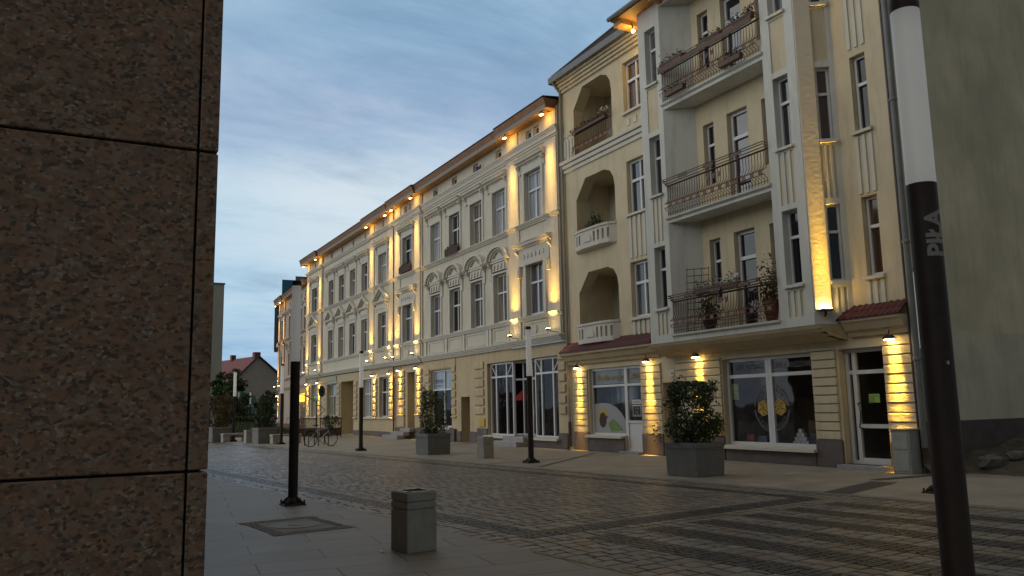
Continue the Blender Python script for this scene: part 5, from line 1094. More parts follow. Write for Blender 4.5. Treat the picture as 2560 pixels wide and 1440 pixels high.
# ================================================================ street furniture
LAMPG = 'white-topped street lamps'
def lamp_proto(loc, label, zw=2.46, zt=3.86, rr=.0815, text=False):
    t = thing('street_lamp', label, 'street lamp', loc, LAMPG); c = loc
    MB().lathe([(.115, .02), (.115, .06), (.10, .1), (rr, .12), (rr, zw)], c, 28).build('pole', POLE, t, smooth=True)
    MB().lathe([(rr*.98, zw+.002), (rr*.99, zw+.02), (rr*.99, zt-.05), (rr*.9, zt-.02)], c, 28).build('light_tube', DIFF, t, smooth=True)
    MB().lathe([(rr*1.0, zt-.05), (rr*1.02, zt-.01), (rr*.95, zt+.04)], c, 28).build('cap', POLE, t, smooth=True)
    b = MB(lambda u, o, z: (c[0]+u, c[1]+o, c[2]+z)); b.box(-.19, .19, -.19, .19, 0, .022)
    for k in range(4): a = R(45+90*k); b.prism([(0, 0)], 0, 0) if False else b.tube([(math.cos(a)*.08, math.sin(a)*.08, .1), (math.cos(a)*.2, math.sin(a)*.2, .03)], [.05, .02], 6)
    pl_ = b.build('base_plate', POLE, t, bevel=.005)
    n = MB(lambda u, o, z: (c[0]+u, c[1]+o, c[2]+z))
    for k in range(4): a = R(45+90*k); n.tube([(math.cos(a)*.225, math.sin(a)*.225, .02), (math.cos(a)*.225, math.sin(a)*.225, .085)], .017, 6)
    n.build('anchor_bolt', IRON, pl_)
    return t
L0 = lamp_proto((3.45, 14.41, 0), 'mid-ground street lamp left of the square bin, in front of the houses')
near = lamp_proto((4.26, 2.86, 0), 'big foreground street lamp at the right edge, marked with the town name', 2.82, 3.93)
def ring(x, y, e):
    rr = .0835; vx, vy = 4.26, 2.86; L = math.hypot(vx, vy); rx, ry = vy/L, -vx/L; fx, fy = -vx/L, -vy/L      # right of the view, towards the camera
    ph = R(68)-y/rr
    return (vx+rr*(math.sin(ph)*rx+math.cos(ph)*fx), vy+rr*(math.sin(ph)*ry+math.cos(ph)*fy), 2.385+x)
text_mb('PIŁA', .14, ring, align='LEFT', bold=.005, fine=True).build('town_lettering', TEXTG, near, norm=False)
MB().box(*[v for p in ((4.26-.05, 4.26-.03), (2.86-.086, 2.86-.072)) for v in p], 1.78, 1.8).build('screw', STEEL, near)
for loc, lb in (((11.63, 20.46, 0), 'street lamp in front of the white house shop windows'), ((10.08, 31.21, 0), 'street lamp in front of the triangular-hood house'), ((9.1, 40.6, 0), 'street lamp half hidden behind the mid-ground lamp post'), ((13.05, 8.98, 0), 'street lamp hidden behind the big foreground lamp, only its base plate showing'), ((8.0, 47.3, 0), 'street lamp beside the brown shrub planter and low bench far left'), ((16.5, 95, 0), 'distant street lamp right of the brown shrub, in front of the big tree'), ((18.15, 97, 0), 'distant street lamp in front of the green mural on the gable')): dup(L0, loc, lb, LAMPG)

def bin_(loc, label, a=.38, b=.40, h=.66):
    t = thing('concrete_bin', label, 'bin', loc, 'square concrete bins'); fr = lambda u, o, z: ST(loc_s[0]+o, loc_s[1]+u, z)
    dx, dy = loc[0]-K[0], loc[1]-K[1]; loc_s = (dx*dS[0]+dy*dS[1], dx*nS[0]+dy*nS[1])
    m = MB(fr); x, y = a/2, b/2
    for z0, z1, e in ((0, h-.2, 0), (h-.182, h-.115, 0), (h-.1, h, 0)): m.plan([(-x, -y), (x, -y), (x, y), (-x, y)], z0, z1) if z1 < h-.05 else None
    w_ = .045
    for q in ((-x, x, -y, -y+w_), (-x, x, y-w_, y), (-x, -x+w_, -y+w_, y-w_), (x-w_, x, -y+w_, y-w_)): m.box(*q, h-.1, h)
    m.box(-x+.014, x-.014, -y+.014, y-.014, h-.205, h-.098)
    m.build('body', CONC, t, bevel=.006)
    s = MB(fr); k = w_*.6
    for q in ((-x+k, x-k, -y+k, -y+w_+.012), (-x+k, x-k, y-w_-.012, y-k), (-x+k, -x+w_+.012, -y+k, y-k), (x-w_-.012, x-k, -y+k, y-k)): s.box(*q, h+.001, h+.008)
    s.build('steel_rim', STEEL, t); MB(fr).box(-x+w_+.01, x-w_-.01, -y+w_+.01, y-w_-.01, h-.101, h-.096).build('dark_opening', BLACK, t)
    return t
bin_((3.535, 8.98, 0), 'square concrete bin in the near foreground on the slab pavement'); bin_((11.63, 23.38, 0), 'square concrete bin in front of the white house steps'); bin_((8.2, 44.0, 0), 'square concrete bin between the two far planters')
def planter(loc, label, a=.92, h=.72, mt=None):
    t = thing('concrete_planter', label, 'planter', loc, 'square concrete planters'); dx, dy = loc[0]-K[0], loc[1]-K[1]; ls_ = (dx*dS[0]+dy*dS[1], dx*nS[0]+dy*nS[1])
    fr = lambda u, o, z: ST(ls_[0]+o, ls_[1]+u, z); m = MB(fr); x = a/2; xb = x*.95
    i = len(m.v)
    for z, q in ((0, xb), (h*.76, x*.99), ): 
        for (p, r__) in ((-1, -1), (1, -1), (1, 1), (-1, 1)): m.v.append(fr(p*q, r__*q, z))
    m.f += [[i, i+1, i+2, i+3], [i+4, i+5, i+6, i+7]]+[[i+k, i+(k+1) % 4, i+4+(k+1) % 4, i+4+k] for k in range(4)]
    m.box(-x*.985, x*.985, -x*.985, x*.985, h*.765, h*.82); m.box(-x*.96, x*.96, -x*.96, x*.96, h*.76, h*.835)
    w_ = .07
    for q in ((-x, x, -x, -x+w_), (-x, x, x-w_, x), (-x, -x+w_, -x+w_, x-w_), (x-w_, x, -x+w_, x-w_)): m.box(*q, h*.83, h)
    m.build('tub', mt or CONCD, t, bevel=.008); MB(fr).box(-x+w_, x-w_, -x+w_, x-w_, h*.8, h*.93).build('soil', SOIL, t)
    return t
def shrub(loc, label, z0, z1, rx, m_, n, size, seed, wild=.12, grp='potted shrubs', stems=5, taper=.0):
    t = thing('potted_shrub', label, 'shrub', (loc[0], loc[1], z0), grp); s = random.Random(seed); H = z1-z0
    ph = [s.uniform(0, 6.28) for _ in range(6)]
    def rad(h, a):
        r_ = rx*(1-taper*h)*(.78+.22*min(1, h*3.2))*(1 if h < .86 else max(.35, 1-(h-.86)*2.6))
        return r_*(1+.13*math.sin(2*a+ph[0]+5*h)+.11*math.sin(3*a+ph[1]-7*h)+.08*math.sin(5*a+ph[2]+13*h))
    clumps = []
    for k in range(14):
        a = s.uniform(0, 6.28); h = s.uniform(.1, 1.02); q = rad(min(h, .95), a)*s.uniform(.85, 1.0+1.6*wild); clumps.append((loc[0]+q*math.cos(a), loc[1]+q*math.sin(a), z0+.08+H*h, s.uniform(.06, .12)))
    def pos():
        if s.random() < .09:
            c = s.choice(clumps); return (c[0]+s.gauss(0, c[3]*.6), c[1]+s.gauss(0, c[3]*.6), c[2]+s.gauss(0, c[3]))
        while True:
            h = s.random(); a = s.uniform(0, 6.28); q = rad(h, a)*(s.random()**.33)
            x, y, z = loc[0]+q*math.cos(a), loc[1]+q*math.sin(a), z0+.02+H*h
            if math.sin(9*x+ph[3])+math.sin(9*y+ph[4])+math.sin(8*z+ph[5]) < .85: return (x, y, z)
    st = MB()
    for k in range(stems):
        c = clumps[k]; st.tube([(loc[0]+s.uniform(-.12, .12), loc[1]+s.uniform(-.12, .12), z0-.08), ((loc[0]+c[0])/2, (loc[1]+c[1])/2, (z0+c[2])/2), c[:3]], [.018, .014, .006], 5)
    for c in clumps[5:]: st.tube([(loc[0]+(c[0]-loc[0])*.5, loc[1]+(c[1]-loc[1])*.5, c[2]-.15), c[:3]], [.006, .003], 4)
    st.build('stems', BARK, t); leaves(MB(), n, pos, size, s).build('foliage', m_, t, norm=False)
    return t
planter((12.36, 14.32, 0), 'large square grey concrete planter in front of the yellow house', .93, .73); shrub((12.36, 14.34), 'dense dark green climbing shrub in the largest planter by the yellow house', .62, 2.06, .56, LEAF, 6200, .075, 4, .30)
planter((11.3, 26.85, 0), 'square grey concrete planter in front of the white house shop window', .92, .72); shrub((11.3, 26.85), 'medium green upright shrub in the planter before the flower shop window', .62, 2.2, .46, LEAF2, 3600, .075, 9, .2)
planter((8.75, 42.7, 0), 'far concrete planter with a cone-shaped green shrub, left of the lamp posts', 1.0, .8); shrub((8.75, 42.7), 'cone-shaped dark green shrub in the far planter', .7, 2.4, .62, LEAF, 3600, .1, 13, .08, taper=.5)
planter((7.35, 47.8, 0), 'farthest concrete planter with a brownish column shrub, beside the granite corner', 1.1, .8); shrub((7.35, 47.8), 'dry brownish column-shaped shrub in the farthest planter', .7, 2.5, .55, LEAF3, 3400, .1, 17, .08)
def bench(loc, label, L=1.5):
    t = thing('stone_bench', label, 'bench', loc, 'concrete benches'); fr = lambda u, o, z: (loc[0]+nS[0]*u+dS[0]*o, loc[1]+nS[1]*u+dS[1]*o, z)
    MB(fr).box(-L/2, L/2, -.25, .25, .36, .46).build('seat', CONC, t, bevel=.01)
    for d in (-1, 1): MB(fr).box(d*(L/2-.2)-.18, d*(L/2-.2)+.18, -.22, .22, 0, .36).build('leg', CONC, t, bevel=.01)
bench((9.55, 41.6, 0), 'concrete bench beside the rear street lamp post'); bench((8.0, 46.6, 0), 'concrete bench under the far-left street lamp'); bench((9.9, 51, 0), 'low concrete bench behind the bicycle near the parasol', 1.2)
# utility cabinet by the shop door
ub = thing('utility_cabinet', 'grey concrete utility cabinet standing against the lit corner of the yellow house', 'cabinet', (XF-.25, 11.62, 0))
MB().box(XF-.42, XF-.07, 11.42, 11.86, 0, .92).build('body', mat('pale_cabinet', (.30, .30, .285), .7, .1, 5), ub, bevel=.012); MB().box(XF-.45, XF-.065, 11.40, 11.88, .921, .96).build('lid', CONC, ub, bevel=.01); MB().box(XF-.432, XF-.421, 11.46, 11.82, .52, .86).box(XF-.432, XF-.421, 11.46, 11.82, .06, .47).build('door_panel', mat('pale_cabinet_door', (.32, .32, .30), .6, .1, 5), ub, bevel=.004)

# ---- bicycle on the racks
def bike(loc, ang, label):
    t = thing('bicycle', label, 'bicycle', loc); ca, sa = math.cos(ang), math.sin(ang)
    fr = lambda u, o, z: (loc[0]+ca*u-sa*o, loc[1]+sa*u+ca*o, z); S = mat('bike_silver', (.35, .35, .36), .35, metal=.6)
    rw_, fw_ = (-.53, .345), (.53, .345)
    for (c, nm) in ((rw_, 'rear'), (fw_, 'front')):
        ty = MB(fr).tube([(c[0]+.33*math.cos(R(15*k)), 0, c[1]+.33*math.sin(R(15*k))) for k in range(24)], .019, 6, True).build('wheel', BLACK, t, smooth=True)
        sp = MB(fr)
        for k in range(12): a = R(30*k+8); sp.tube([(c[0], (.03 if k % 2 else -.03), c[1]), (c[0]+.315*math.cos(a), 0, c[1]+.315*math.sin(a))], .0025, 3)
        sp.tube([(c[0], -.05, c[1]), (c[0], .05, c[1])], .02, 6); sp.build('spokes', STEEL, ty)
    bb = (-.1, .29); st_ = (-.24, .78); hd = (.36, .80); hd2 = (.385, .66)
    f = MB(fr); T_ = lambda a, b, r_=.017: f.tube([(a[0], 0, a[1]), (b[0], 0, b[1])], r_, 7)
    T_(bb, st_); T_((st_[0]+.03, st_[1]-.08), hd); T_(bb, hd2, .02); T_(hd, hd2, .02)
    for o in (-.05, .05): f.tube([(bb[0], o*.6, bb[1]), (rw_[0], o, rw_[1])], .009, 5); f.tube([(st_[0], o*.3, st_[1]-.08), (rw_[0], o, rw_[1])], .008, 5); f.tube([(hd2[0], o, hd2[1]-.02), (fw_[0]-.04, o, .5), (fw_[0], o, fw_[1])], .011, 5)
    f.build('frame', S, t, smooth=True)
    MB(fr).tube([(st_[0], 0, st_[1]), (st_[0]-.03, 0, .92)], .013, 6).build('seat_post', S, t); MB(fr).plan([(-.42, -.07), (-.42, .07), (-.28, .06), (-.12, .018), (-.12, -.018), (-.28, -.06)], .92, .965).build('saddle', BLACK, t, bevel=.012)
    MB(fr).tube([(hd[0], 0, hd[1]), (.33, 0, .95), (.38, 0, .99)], .014, 6).tube([(.30, -.3, 1.0), (.38, -.2, 1.0), (.40, 0, .99), (.38, .2, 1.0), (.30, .3, 1.0)], .012, 6).build('handlebar', BLACK, t)
    MB(fr).tube([(bb[0]+.09*math.cos(R(30*k)), .04, bb[1]+.09*math.sin(R(30*k))) for k in range(12)], .01, 4, True).tube([(bb[0], -.06, bb[1]), (bb[0]+.1, -.07, bb[1]-.13)], .01, 5).tube([(bb[0], .06, bb[1]), (bb[0]-.1, .07, bb[1]+.13)], .01, 5).box(bb[0]+.05, bb[0]+.15, -.14, -.07, bb[1]-.15, bb[1]-.13).build('crankset', IRON, t)
    MB(fr).tube([(bb[0], .045, bb[1]+.085), (rw_[0], .045, rw_[1]+.045)], .005, 4).tube([(bb[0], .045, bb[1]-.085), (rw_[0], .045, rw_[1]-.045)], .005, 4).build('chain', IRON, t)
    MB(fr).tube([(-.53+.36*math.cos(R(a)), 0, .345+.36*math.sin(R(a))) for a in range(30, 190, 16)], .02, 5).build('mudguard', BLACK, t); MB(fr).box(-.78, -.3, -.06, .06, .735, .75).tube([(-.7, .05, .735), (-.53, .06, .36)], .006, 4).build('luggage_rack', IRON, t)
    return t
bike((9.9, 36.35, 0), .30, 'dark bicycle with a silver frame leaning on the hoop racks')
HOOP = 'black bicycle hoops'
def hoop(x, y, lb):
    t = tag(MB().tube([(x, y-.35, 0), (x, y-.35, .72), (x, y-.28, .8), (x, y+.28, .8), (x, y+.35, .72), (x, y+.35, 0)], .025, 8).build('bicycle_hoop', IRON, smooth=True), lb, 'bike rack', HOOP); return t
for k, lb in enumerate(('leftmost bicycle hoop right beside the mid-ground lamp post', 'bicycle hoop behind the rear wheel of the parked bicycle', 'bicycle hoop behind the pedals of the parked bicycle', 'bicycle hoop behind the front wheel of the parked bicycle')): hoop(9.05+.47*k, 37.3+.06*k, lb)
# ---- terrace: lattice screens, closed cantilever parasol, hanging round sign, handrail
def lattice(x0, y0, x1, y1, lb):
    L = math.hypot(x1-x0, y1-y0); fr = frame(x0, y0, (x1-x0)/L, (y1-y0)/L, -(y1-y0)/L, (x1-x0)/L); t = thing('lattice_screen', lb, 'screen', (x0, y0, 0), 'terrace lattice screens')
    m = MB(fr); 
    for q in ((0, .05, 0, 1.15), (L-.05, L, 0, 1.15), (.05, L-.05, 1.1, 1.15), (.05, L-.05, .08, .13), (.05, L-.05, .5, .54)): m.box(q[0], q[1], -.025, .025, q[2], q[3])
    m.build('frame', IRON, t); s = MB(fr); n = int((L+.6)/.14)
    for k in range(-5, n):
        for d in (1, -1):
            pts = []
            for q in range(2):
                zz = .54 if q == 0 else 1.1; u = k*.14+(zz-.54)*d if d > 0 else k*.14+(1.1-zz)
                pts.append((u, zz))
            (ua, za), (ub, zb) = pts
            lo, hi = .05, L-.05
            if (ua < lo and ub < lo) or (ua > hi and ub > hi): continue
            def clip(u, z, u2, z2):
                if u < lo: return lo, z+(z2-z)*(lo-u)/(u2-u)
                if u > hi: return hi, z+(z2-z)*(hi-u)/(u2-u)
                return u, z
            A_ = clip(ua, za, ub, zb); B_ = clip(ub, zb, ua, za); s.tube([(A_[0], .004*d, A_[1]), (B_[0], .004*d, B_[1])], .012, 4)
    s.build('lattice', BROWNWOOD, t); MB(fr).box(.05, L-.05, -.008, .008, .13, .5).build('lower_panel', BROWNWOOD, t)
lattice(11.9, 48.6, 12.95, 48.4, 'left dark lattice screen of the terrace behind the bicycle'); lattice(13.1, 48.4, 14.35, 48.15, 'right dark lattice screen of the terrace behind the bicycle')
shrub((13.8, 48.6), 'dark bushy plant climbing the right lattice screen of the terrace', .1, 1.25, .5, LEAF, 900, .12, 23, .1, 'terrace plants')
pa = thing('cantilever_parasol', 'closed dark cantilever parasol on the terrace with its arm reaching left', 'parasol', (13.1, 49.2, 0))
MB().tube([(13.1, 49.2, 0), (13.1, 49.2, 2.2)], .035, 8).build('mast', IRON, pa); MB().tube([(13.6, 49.1, 1.62), (13.1, 49.2, 2.1), (12.4, 49.4, 2.52), (11.85, 49.5, 2.68)], .022, 6).tube([(13.6, 49.1, 1.62), (13.1, 49.2, 1.15)], .016, 6).build('arm', IRON, pa)
MB().lathe([(.03, 2.62), (.1, 2.4), (.15, 1.9), (.14, 1.4), (.1, 1.22), (.16, 1.1), (.2, .95), (.12, .8)], (11.8, 49.5, 0), 9).build('folded_canopy', mat('black_canvas', (.015, .018, .017), .9), pa); MB().box(12.8, 13.4, 48.9, 49.5, 0, .06).build('base', IRON, pa)
rs_ = thing('round_hanging_sign', 'round dark hanging sign on a wrought bracket at the triangular-hood house', 'sign', F0(56.3, .8, 2.95))
MB(F0).tube([(55.3, .02, 3.45), (55.9, .6, 3.42), (56.6, 1.0, 3.42)], .018, 5).tube([(55.3, .02, 2.6), (55.35, .05, 3.45)], .015, 5).build('bracket', IRON, rs_)
MB(lambda u, o, z: F0(56.25+o*.6, .75+u*.0+o*1.0, z)).prism([(0, 0)], 0, 0) if False else None
sd = frame(XF-.85, 56.3, .75, .66, -.66, .75)
MB(sd).prism([(.36*math.cos(R(15*k)), 2.9+.36*math.sin(R(15*k))) for k in range(24)], -.02, .02).build('disc', mat('dark_green_sign', (.04, .06, .03), .5, .5, 8), rs_); MB(sd).tube([(.37*math.cos(R(15*k)), 0, 2.9+.37*math.sin(R(15*k))) for k in range(24)], .022, 5, True).build('rim', IRON, rs_)
MB(sd).prism([(.14*math.cos(R(60*k))*(1+.4*(k % 2)), 2.88+.14*math.sin(R(60*k))) for k in range(6)], -.028, .028).build('emblem', BLACK, rs_)
hr = thing('iron_handrail', 'dark iron handrail of the steps behind the mid-ground lamp post', 'handrail', (10.9, 47.5, 0)); MB().tube([(10.9, 47.3, .9), (10.9, 47.3, 1.18), (11.5, 47.6, 1.28), (11.5, 47.6, 0)], .022, 6).tube([(11.15, 47.4, 1.22), (11.15, 47.4, 0)], .018, 6).build('rail', IRON, hr)

# ---- balcony things
tr_ = thing('wooden_trellis', 'dark brown wooden trellis leaning on the lowest balcony', 'trellis', F0(18.05, .45, 3.6)); m = MB(frame(XF-.2, 17.55, -.62, .78, -.78, -.62))
for u in (0, .21, .42, .63): m.tube([(u, -.1, 5.5), (u+.03, .12, 3.62)], .012, 4)
for k in range(10): z = 5.46-.2*k; m.tube([(-.02+.003*k, -.1+.022*k, z), (.65+.003*k, -.1+.022*k, z)], .011, 4)
m.build('lattice', BROWNWOOD, tr_)
def pot(u, o, z, h, lb, lm, nm='potted_plant', spike=False, w_=.14, ph=.28, pm=None):
    t = thing(nm, lb, 'plant', F0(u, o, z), 'plants on the balconies'); c = F0(u, o, z); MB().lathe([(w_*.7, 0), (w_, ph*.85), (w_*1.1, ph*.86), (w_*1.1, ph)], c, 14).build('pot', pm or POTM, t); s = random.Random(int(u*31+z))
    leaves(MB(), 420, lambda: (c[0]+s.gauss(0, .13 if not spike else .1), c[1]+s.gauss(0, .14), c[2]+ph+abs(s.gauss(0, .45))*h), .11, s).build('foliage', lm, t, norm=False)
POTM = mat('terracotta_pot', (.16, .055, .032), .7, .2, 8)
pot(14.85, .62, 3.62, 1.0, 'tall dry reddish plant in a terracotta pot at the right end of the lowest balcony', LEAF3, w_=.2, ph=.5)
pot(17.2, .55, 3.62, .8, 'dark potted evergreen beside the trellis on the lowest balcony', LEAF, w_=.2, ph=.3, pm=IRON)
pot(24.0, -.35, 7.7, .55, 'dark potted plant standing in the middle loggia', LEAF, w_=.12, ph=.2)
def fl_box(u0, u1, z, lb, flowers, o=.86, n=130):
    t = thing('balcony_flower_box', lb, 'flower box', F0((u0+u1)/2, o, z), 'flower boxes on the balcony rails'); MB(F0).prism([(u0, z), (u1, z), (u1+.02, z+.14), (u0-.02, z+.14)], o-.07, o+.07).build('trough', BROWNWOOD, t); s = random.Random(int(u0*77+z))
    leaves(MB(), n, lambda: F0(s.uniform(u0, u1), o+s.gauss(0, .05), z+.15+abs(s.gauss(0, .09))), .085, s).build('foliage', LEAF, t, norm=False)
    if flowers: leaves(MB(), 26, lambda: F0(u0+.15+s.gauss(0, .12), o+s.gauss(0, .05), z+.3+abs(s.gauss(0, .06))), .09, s).build('blossoms', flowers, t, norm=False)
RED = leafm('scarlet_flower', (.35, .01, .01), (.5, .03, .02)); WHT = leafm('white_flower', (.5, .5, .5), (.65, .65, .62))
fl_box(14.6, 15.5, 11.68, 'flower box with red geraniums on the top balcony rail', RED); fl_box(15.8, 16.6, 11.68, 'flower box with sparse greens on the top balcony rail', None, n=60); fl_box(17.4, 18.4, 11.68, 'flower box with trailing dry greens at the left of the top balcony', None, n=90)
fl_box(15.0, 15.8, 10.68, 'low flower trough with bright greens at the foot of the top balcony railing', None, .96, 90); fl_box(17.3, 18.1, 10.68, 'low dark trough of pots at the left foot of the top balcony railing', None, .96, 60)
fl_box(15.7, 17.4, 4.62, 'long flower box with white blossoms on the lowest balcony rail', WHT, n=110)
s5 = random.Random(5); wb = leaves(MB(), 170, lambda: F0(s5.uniform(15.7, 17.6), .86+s5.gauss(0, .05), 4.78+abs(s5.gauss(0, .05))), .08, s5); t = thing('white_blossom_row', 'row of small white blossoms along the lowest balcony rail', 'flowers', F0(16.6, .86, 4.76)); wb.build('blossoms', WHT, t, norm=False)
fl_box(22.4, 24.4, 11.62, 'flower box with pale blooms on the top loggia railing', WHT, .12, 120)

# ================================================================ distance
TREEG = 'trees beyond the street'
def tree(loc, h, rx, rz, label, lm, n, size, seed, trunk=.18, low=.25):
    t = thing('tree', label, 'tree', (*loc, 0), TREEG); s = random.Random(seed); cl = []
    for k in range(46):
        v = Vector((s.gauss(0, 1), s.gauss(0, 1), s.gauss(0, 1))).normalized()*(s.random()**.45); cl.append((loc[0]+v.x*rx*.85, loc[1]+v.y*rx*.85, h-rz+v.z*rz*.85, s.uniform(.16, .32)*rx))
    def pos(): c = s.choice(cl); v = Vector((s.gauss(0, 1), s.gauss(0, 1), s.gauss(0, 1))).normalized()*(s.random()**.4)*c[3]; return (c[0]+v.x, c[1]+v.y, c[2]+v.z*.8)
    tb = MB().tube([(*loc, -.05), (loc[0]+.1, loc[1], h*.3), (loc[0]-.05, loc[1]+.1, h-rz*.6)], [trunk, trunk*.75, trunk*.3], 8)
    for k in range(7): c = cl[k*6]; tb.tube([(loc[0], loc[1], h*.35), c[:3]], [trunk*.4, .03], 5)
    tb.build('trunk', BARK, t, smooth=True); leaves(MB(), n, pos, size, s).build('crown', lm, t, norm=False); return t
tree((15.5, 95), 7.0, 2.3, 3.1, 'large dark round tree behind the far lamps, beside the red-roofed house', LEAF, 5200, .34, 31, .3)
tree((12.3, 80), 4.2, 1.25, 1.5, 'smaller mid-green tree in front of the large dark tree', leafm('mid_green_leaf', (.02, .05, .008), (.045, .09, .018)), 2600, .24, 32)
tree((19.7, 95), 4.6, 1.15, 2.0, 'thin conical tree at the far corner of the pinkish house', LEAF, 2000, .26, 33, .12)
tree((14.6, 88), 3.6, 1.6, 1.7, 'low dark bushy tree between the two far lamps', LEAF, 2400, .28, 34)
tree((17.3, 99), 3.3, 1.2, 1.5, 'low bushy tree in front of the green mural', LEAF2, 1800, .26, 36)
tree((9.6, 84), 3.4, 1.5, 1.6, 'dark bushy tree close to the granite corner', LEAF, 2000, .28, 35)
s7 = random.Random(77); hb = leaves(MB(), 3600, lambda: (s7.uniform(12.2, 16.5), 82+s7.uniform(-.6, .6), s7.uniform(.05, 1.15)), .22, s7); tag(hb.build('hedge', LEAF, norm=False), 'clipped dark hedge behind the grass, under the far lamps', 'hedge')
gm = MB(); 
for i in range(13):
    for j in range(9): x = 8.2+5.6*i/12; y = 54+26*j/8; x -= .0; gm.v.append((x+.1*(y-54), y, .02+.55*math.sin(math.pi*i/12)*math.sin(math.pi*min(1, j/8*1.0))**.6))
for i in range(12):
    for j in range(8): a = i*9+j; gm.f.append([a, a+1, a+10, a+9])
struct(gm.build('terrain', mat('grass_soil', (.035, .05, .018), .95, .3, 6), smooth=True, norm=False))
gb_ = MB(); 
for _ in range(9000):
    i = s7.random(); j = s7.random(); x = 8.2+5.6*i; y = 54+26*j; z = .02+.55*math.sin(math.pi*i)*math.sin(math.pi*j)**.6; x += .1*(y-54); h = s7.uniform(.12, .3); a = s7.uniform(0, 6.28)
    k = len(gb_.v); gb_.v += [(x-.02*math.cos(a), y-.02*math.sin(a), z-.02), (x+.02*math.cos(a), y+.02*math.sin(a), z-.02), (x+.1*math.sin(a), y+.1*math.cos(a), z+h)]; gb_.f.append([k, k+1, k+2])
struct(gb_.build('grass', leafm('grass_blade', (.025, .05, .012), (.06, .09, .025)), norm=False), 'stuff')
struct(MB().poly([(2, 56, -.03), (40, 56, -.03), (60, 130, -.03), (-10, 130, -.03)]).build('plaza', slabs('plaza_paving', (.19, .19, .185), .3, .8, .5, .05, .6, .7), norm=False))
struct(MB().poly([(14.5, 84, -.02), (40, 84, -.02), (40, 112, -.02), (8, 112, -.02)]).build('lawn', mat('lawn_green', (.04, .06, .02), .95, .3, 3), norm=False))
# red-roofed house
HO = thing('red_roof_house', 'beige gabled house with a red roof and dark verge in the distance', 'building', (38, 200, 0)); hx, hy = Vector((-.222, .975)), Vector((.975, .222))
fh = lambda u, o, z: (38+hx.x*o+hy.x*u, 195+hx.y*o+hy.y*u, z)
MB(fh).prism([(-8.6, 0), (6.6, 0), (6.6, 9.0), (0, 14.3), (-8.6, 5.8)], 0, 30).build('wall', mat('beige_gable', (.52, .45, .36), .9, .08, .4), HO)
MB(fh).poly([(0, -.5, 14.5), (0, 30, 14.5), (-9, 30, 5.7), (-9, -.5, 5.7)]).poly([(0, -.5, 14.5), (0, 30, 14.5), (7, 30, 8.9), (7, -.5, 8.9)]).build('roof', REDROOF, HO, norm=False)
MB(fh).tube([(-9, -.5, 5.7), (0, -.5, 14.5), (7, -.5, 8.9)], .22, 4).build('roof_verge', mat('dark_verge', (.03, .02, .05), .7), HO)
MB(fh).box(-.7, .7, .2, 1.6, 14, 15.4).box(-.6, .5, 14, 15, 14, 15.5).build('chimney', REDROOF, HO)
MB(fh).prism([(-6.2, 0), (.5, 0), (.2, 3.6), (-.6, 5.3), (-3.5, 6.2), (-6, 5.6)], -.06, -.01).build('green_mural', mat('green_mural_paint', (.10, .24, .15), .9, .3, .3), HO)
# tower block at the left, modern block behind the row
TB = thing('tower_block', 'grey-beige windowless end of a tower block beside the granite corner', 'building', (12, 116, 0)); MB().box(2, 16.9, 110, 124, 0, 18.15).build('wall', mat('panel_grey', (.46, .45, .385), .9, .06, .3), TB); MB().box(1.9, 17.0, 109.9, 124.1, 18.15, 18.35).build('roof_edge', ZINC, TB)
MD = thing('modern_block', 'modern block with blue upper wall and grey overhang behind the pinkish house', 'building', (40, 118, 0)); MB().plan([(24.35, 110), (60, 110), (60, 125), (27.7, 125)], 11.0, 19.25).build('blue_wall', mat('blue_panel', (.02, .17, .29), .5, .1, .5), MD)
MB().plan([(26.05, 109.6), (60, 109.6), (60, 125), (29.8, 125)], 12.0, 19.75).build('grey_front', mat('slate_panel', (.20, .22, .23), .7), MD); MB().plan([(23.87, 112), (26, 112), (27, 118), (25.2, 118)], 9.95, 16.2).build('grey_overhang', bpy.data.materials['slate_panel'], MD); MB().plan([(27, 113), (60, 113), (60, 125), (30, 125)], 0, 10.99).build('base_storey', CONC, MD)
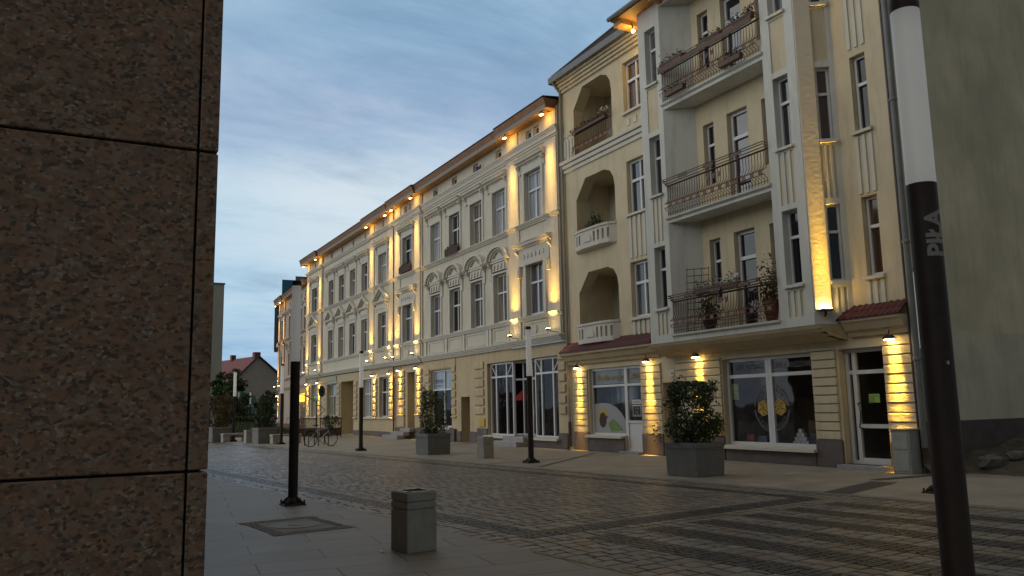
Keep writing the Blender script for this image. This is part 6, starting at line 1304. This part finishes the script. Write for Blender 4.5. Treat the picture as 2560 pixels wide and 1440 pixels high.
# bus shelter, sign posts, parked bus far off
BS = thing('bus_shelter', 'low white-roofed bus shelter in front of the far house', 'shelter', (19.5, 105, 0)); MB().box(17.8, 21.3, 104.2, 106, 2.2, 2.42).build('roof', mat('shelter_white', (.5, .5, .46), .6), BS)
for x in (18.0, 19.5, 21.1): MB().box(x-.05, x+.05, 105.6, 105.7, 0, 2.2).build('post', IRON, BS)
MB().box(18.0, 21.1, 105.7, 105.74, .4, 2.1).build('pane', GLASS, BS)
BS2 = thing('kiosk_roof', 'second pale flat roof far left behind the brown shrub', 'shelter', (13.5, 98, 0)); MB().box(11.0, 14.2, 97, 99, 2.0, 2.2).build('roof', mat('kiosk_white', (.42, .42, .4), .6), BS2); MB().box(11.3, 14.0, 98, 98.8, 0, 2.0).build('kiosk_wall', mat('orange_kiosk', (.25, .10, .03), .8), BS2)
def far_car(x, y, m_, lb):
    t = thing('parked_car', lb, 'car', (x, y, 0)); fr = lambda u, o, z: (x+u, y+o, z)
    MB(fr).extr([(-.8, .3), (.8, .3), (.85, .6), (.78, .85), (-.78, .85), (-.85, .6)], -2.1, 2.1).build('body', m_, t, bevel=.06); MB(fr).prism([(-1.5, .85), (1.2, .85), (.6, 1.4), (-1.1, 1.4)], -.7, .7).build('cabin', DARKGLASS, t, bevel=.05)
    for u in (-1.3, 1.3):
        for o in (-.8, .8): MB(fr).tube([(u, o-.09, .31), (u, o+.09, .31)], .31, 12).build('wheel', BLACK, t)
far_car(20.6, 108, mat('car_white', (.55, .56, .57), .3), 'white car parked far behind the shelter, under the trees'); far_car(12.4, 101, mat('car_blue_grey', (.08, .14, .18), .3), 'blue-grey car far left beside the granite corner')
fp = thing('flag_pole', 'thin pale flag pole rising beside the granite corner', 'pole', (11.2, 90, 0)); MB().tube([(11.35, 90, 0), (11.4, 90, 6.3)], .05, 6).build('pole', FRAME, fp)
for x, y, lb in ((12.95, 88, 'grey traffic sign back on a thin post above the brown shrub'), (19.0, 98, 'dark round traffic sign back on a post right of the distant lamp')):
    t = thing('traffic_sign', lb, 'sign', (x, y, 0), 'distant traffic signs'); MB().tube([(x, y, 0), (x, y, 2.6)], .035, 6).build('post', STEEL, t); MB(lambda u, o, z: (x+u, y+o, z)).prism([(.32*math.cos(R(30*k)), 2.35+.32*math.sin(R(30*k))) for k in range(12)], -.06, -.04).build('plate', IRON, t)
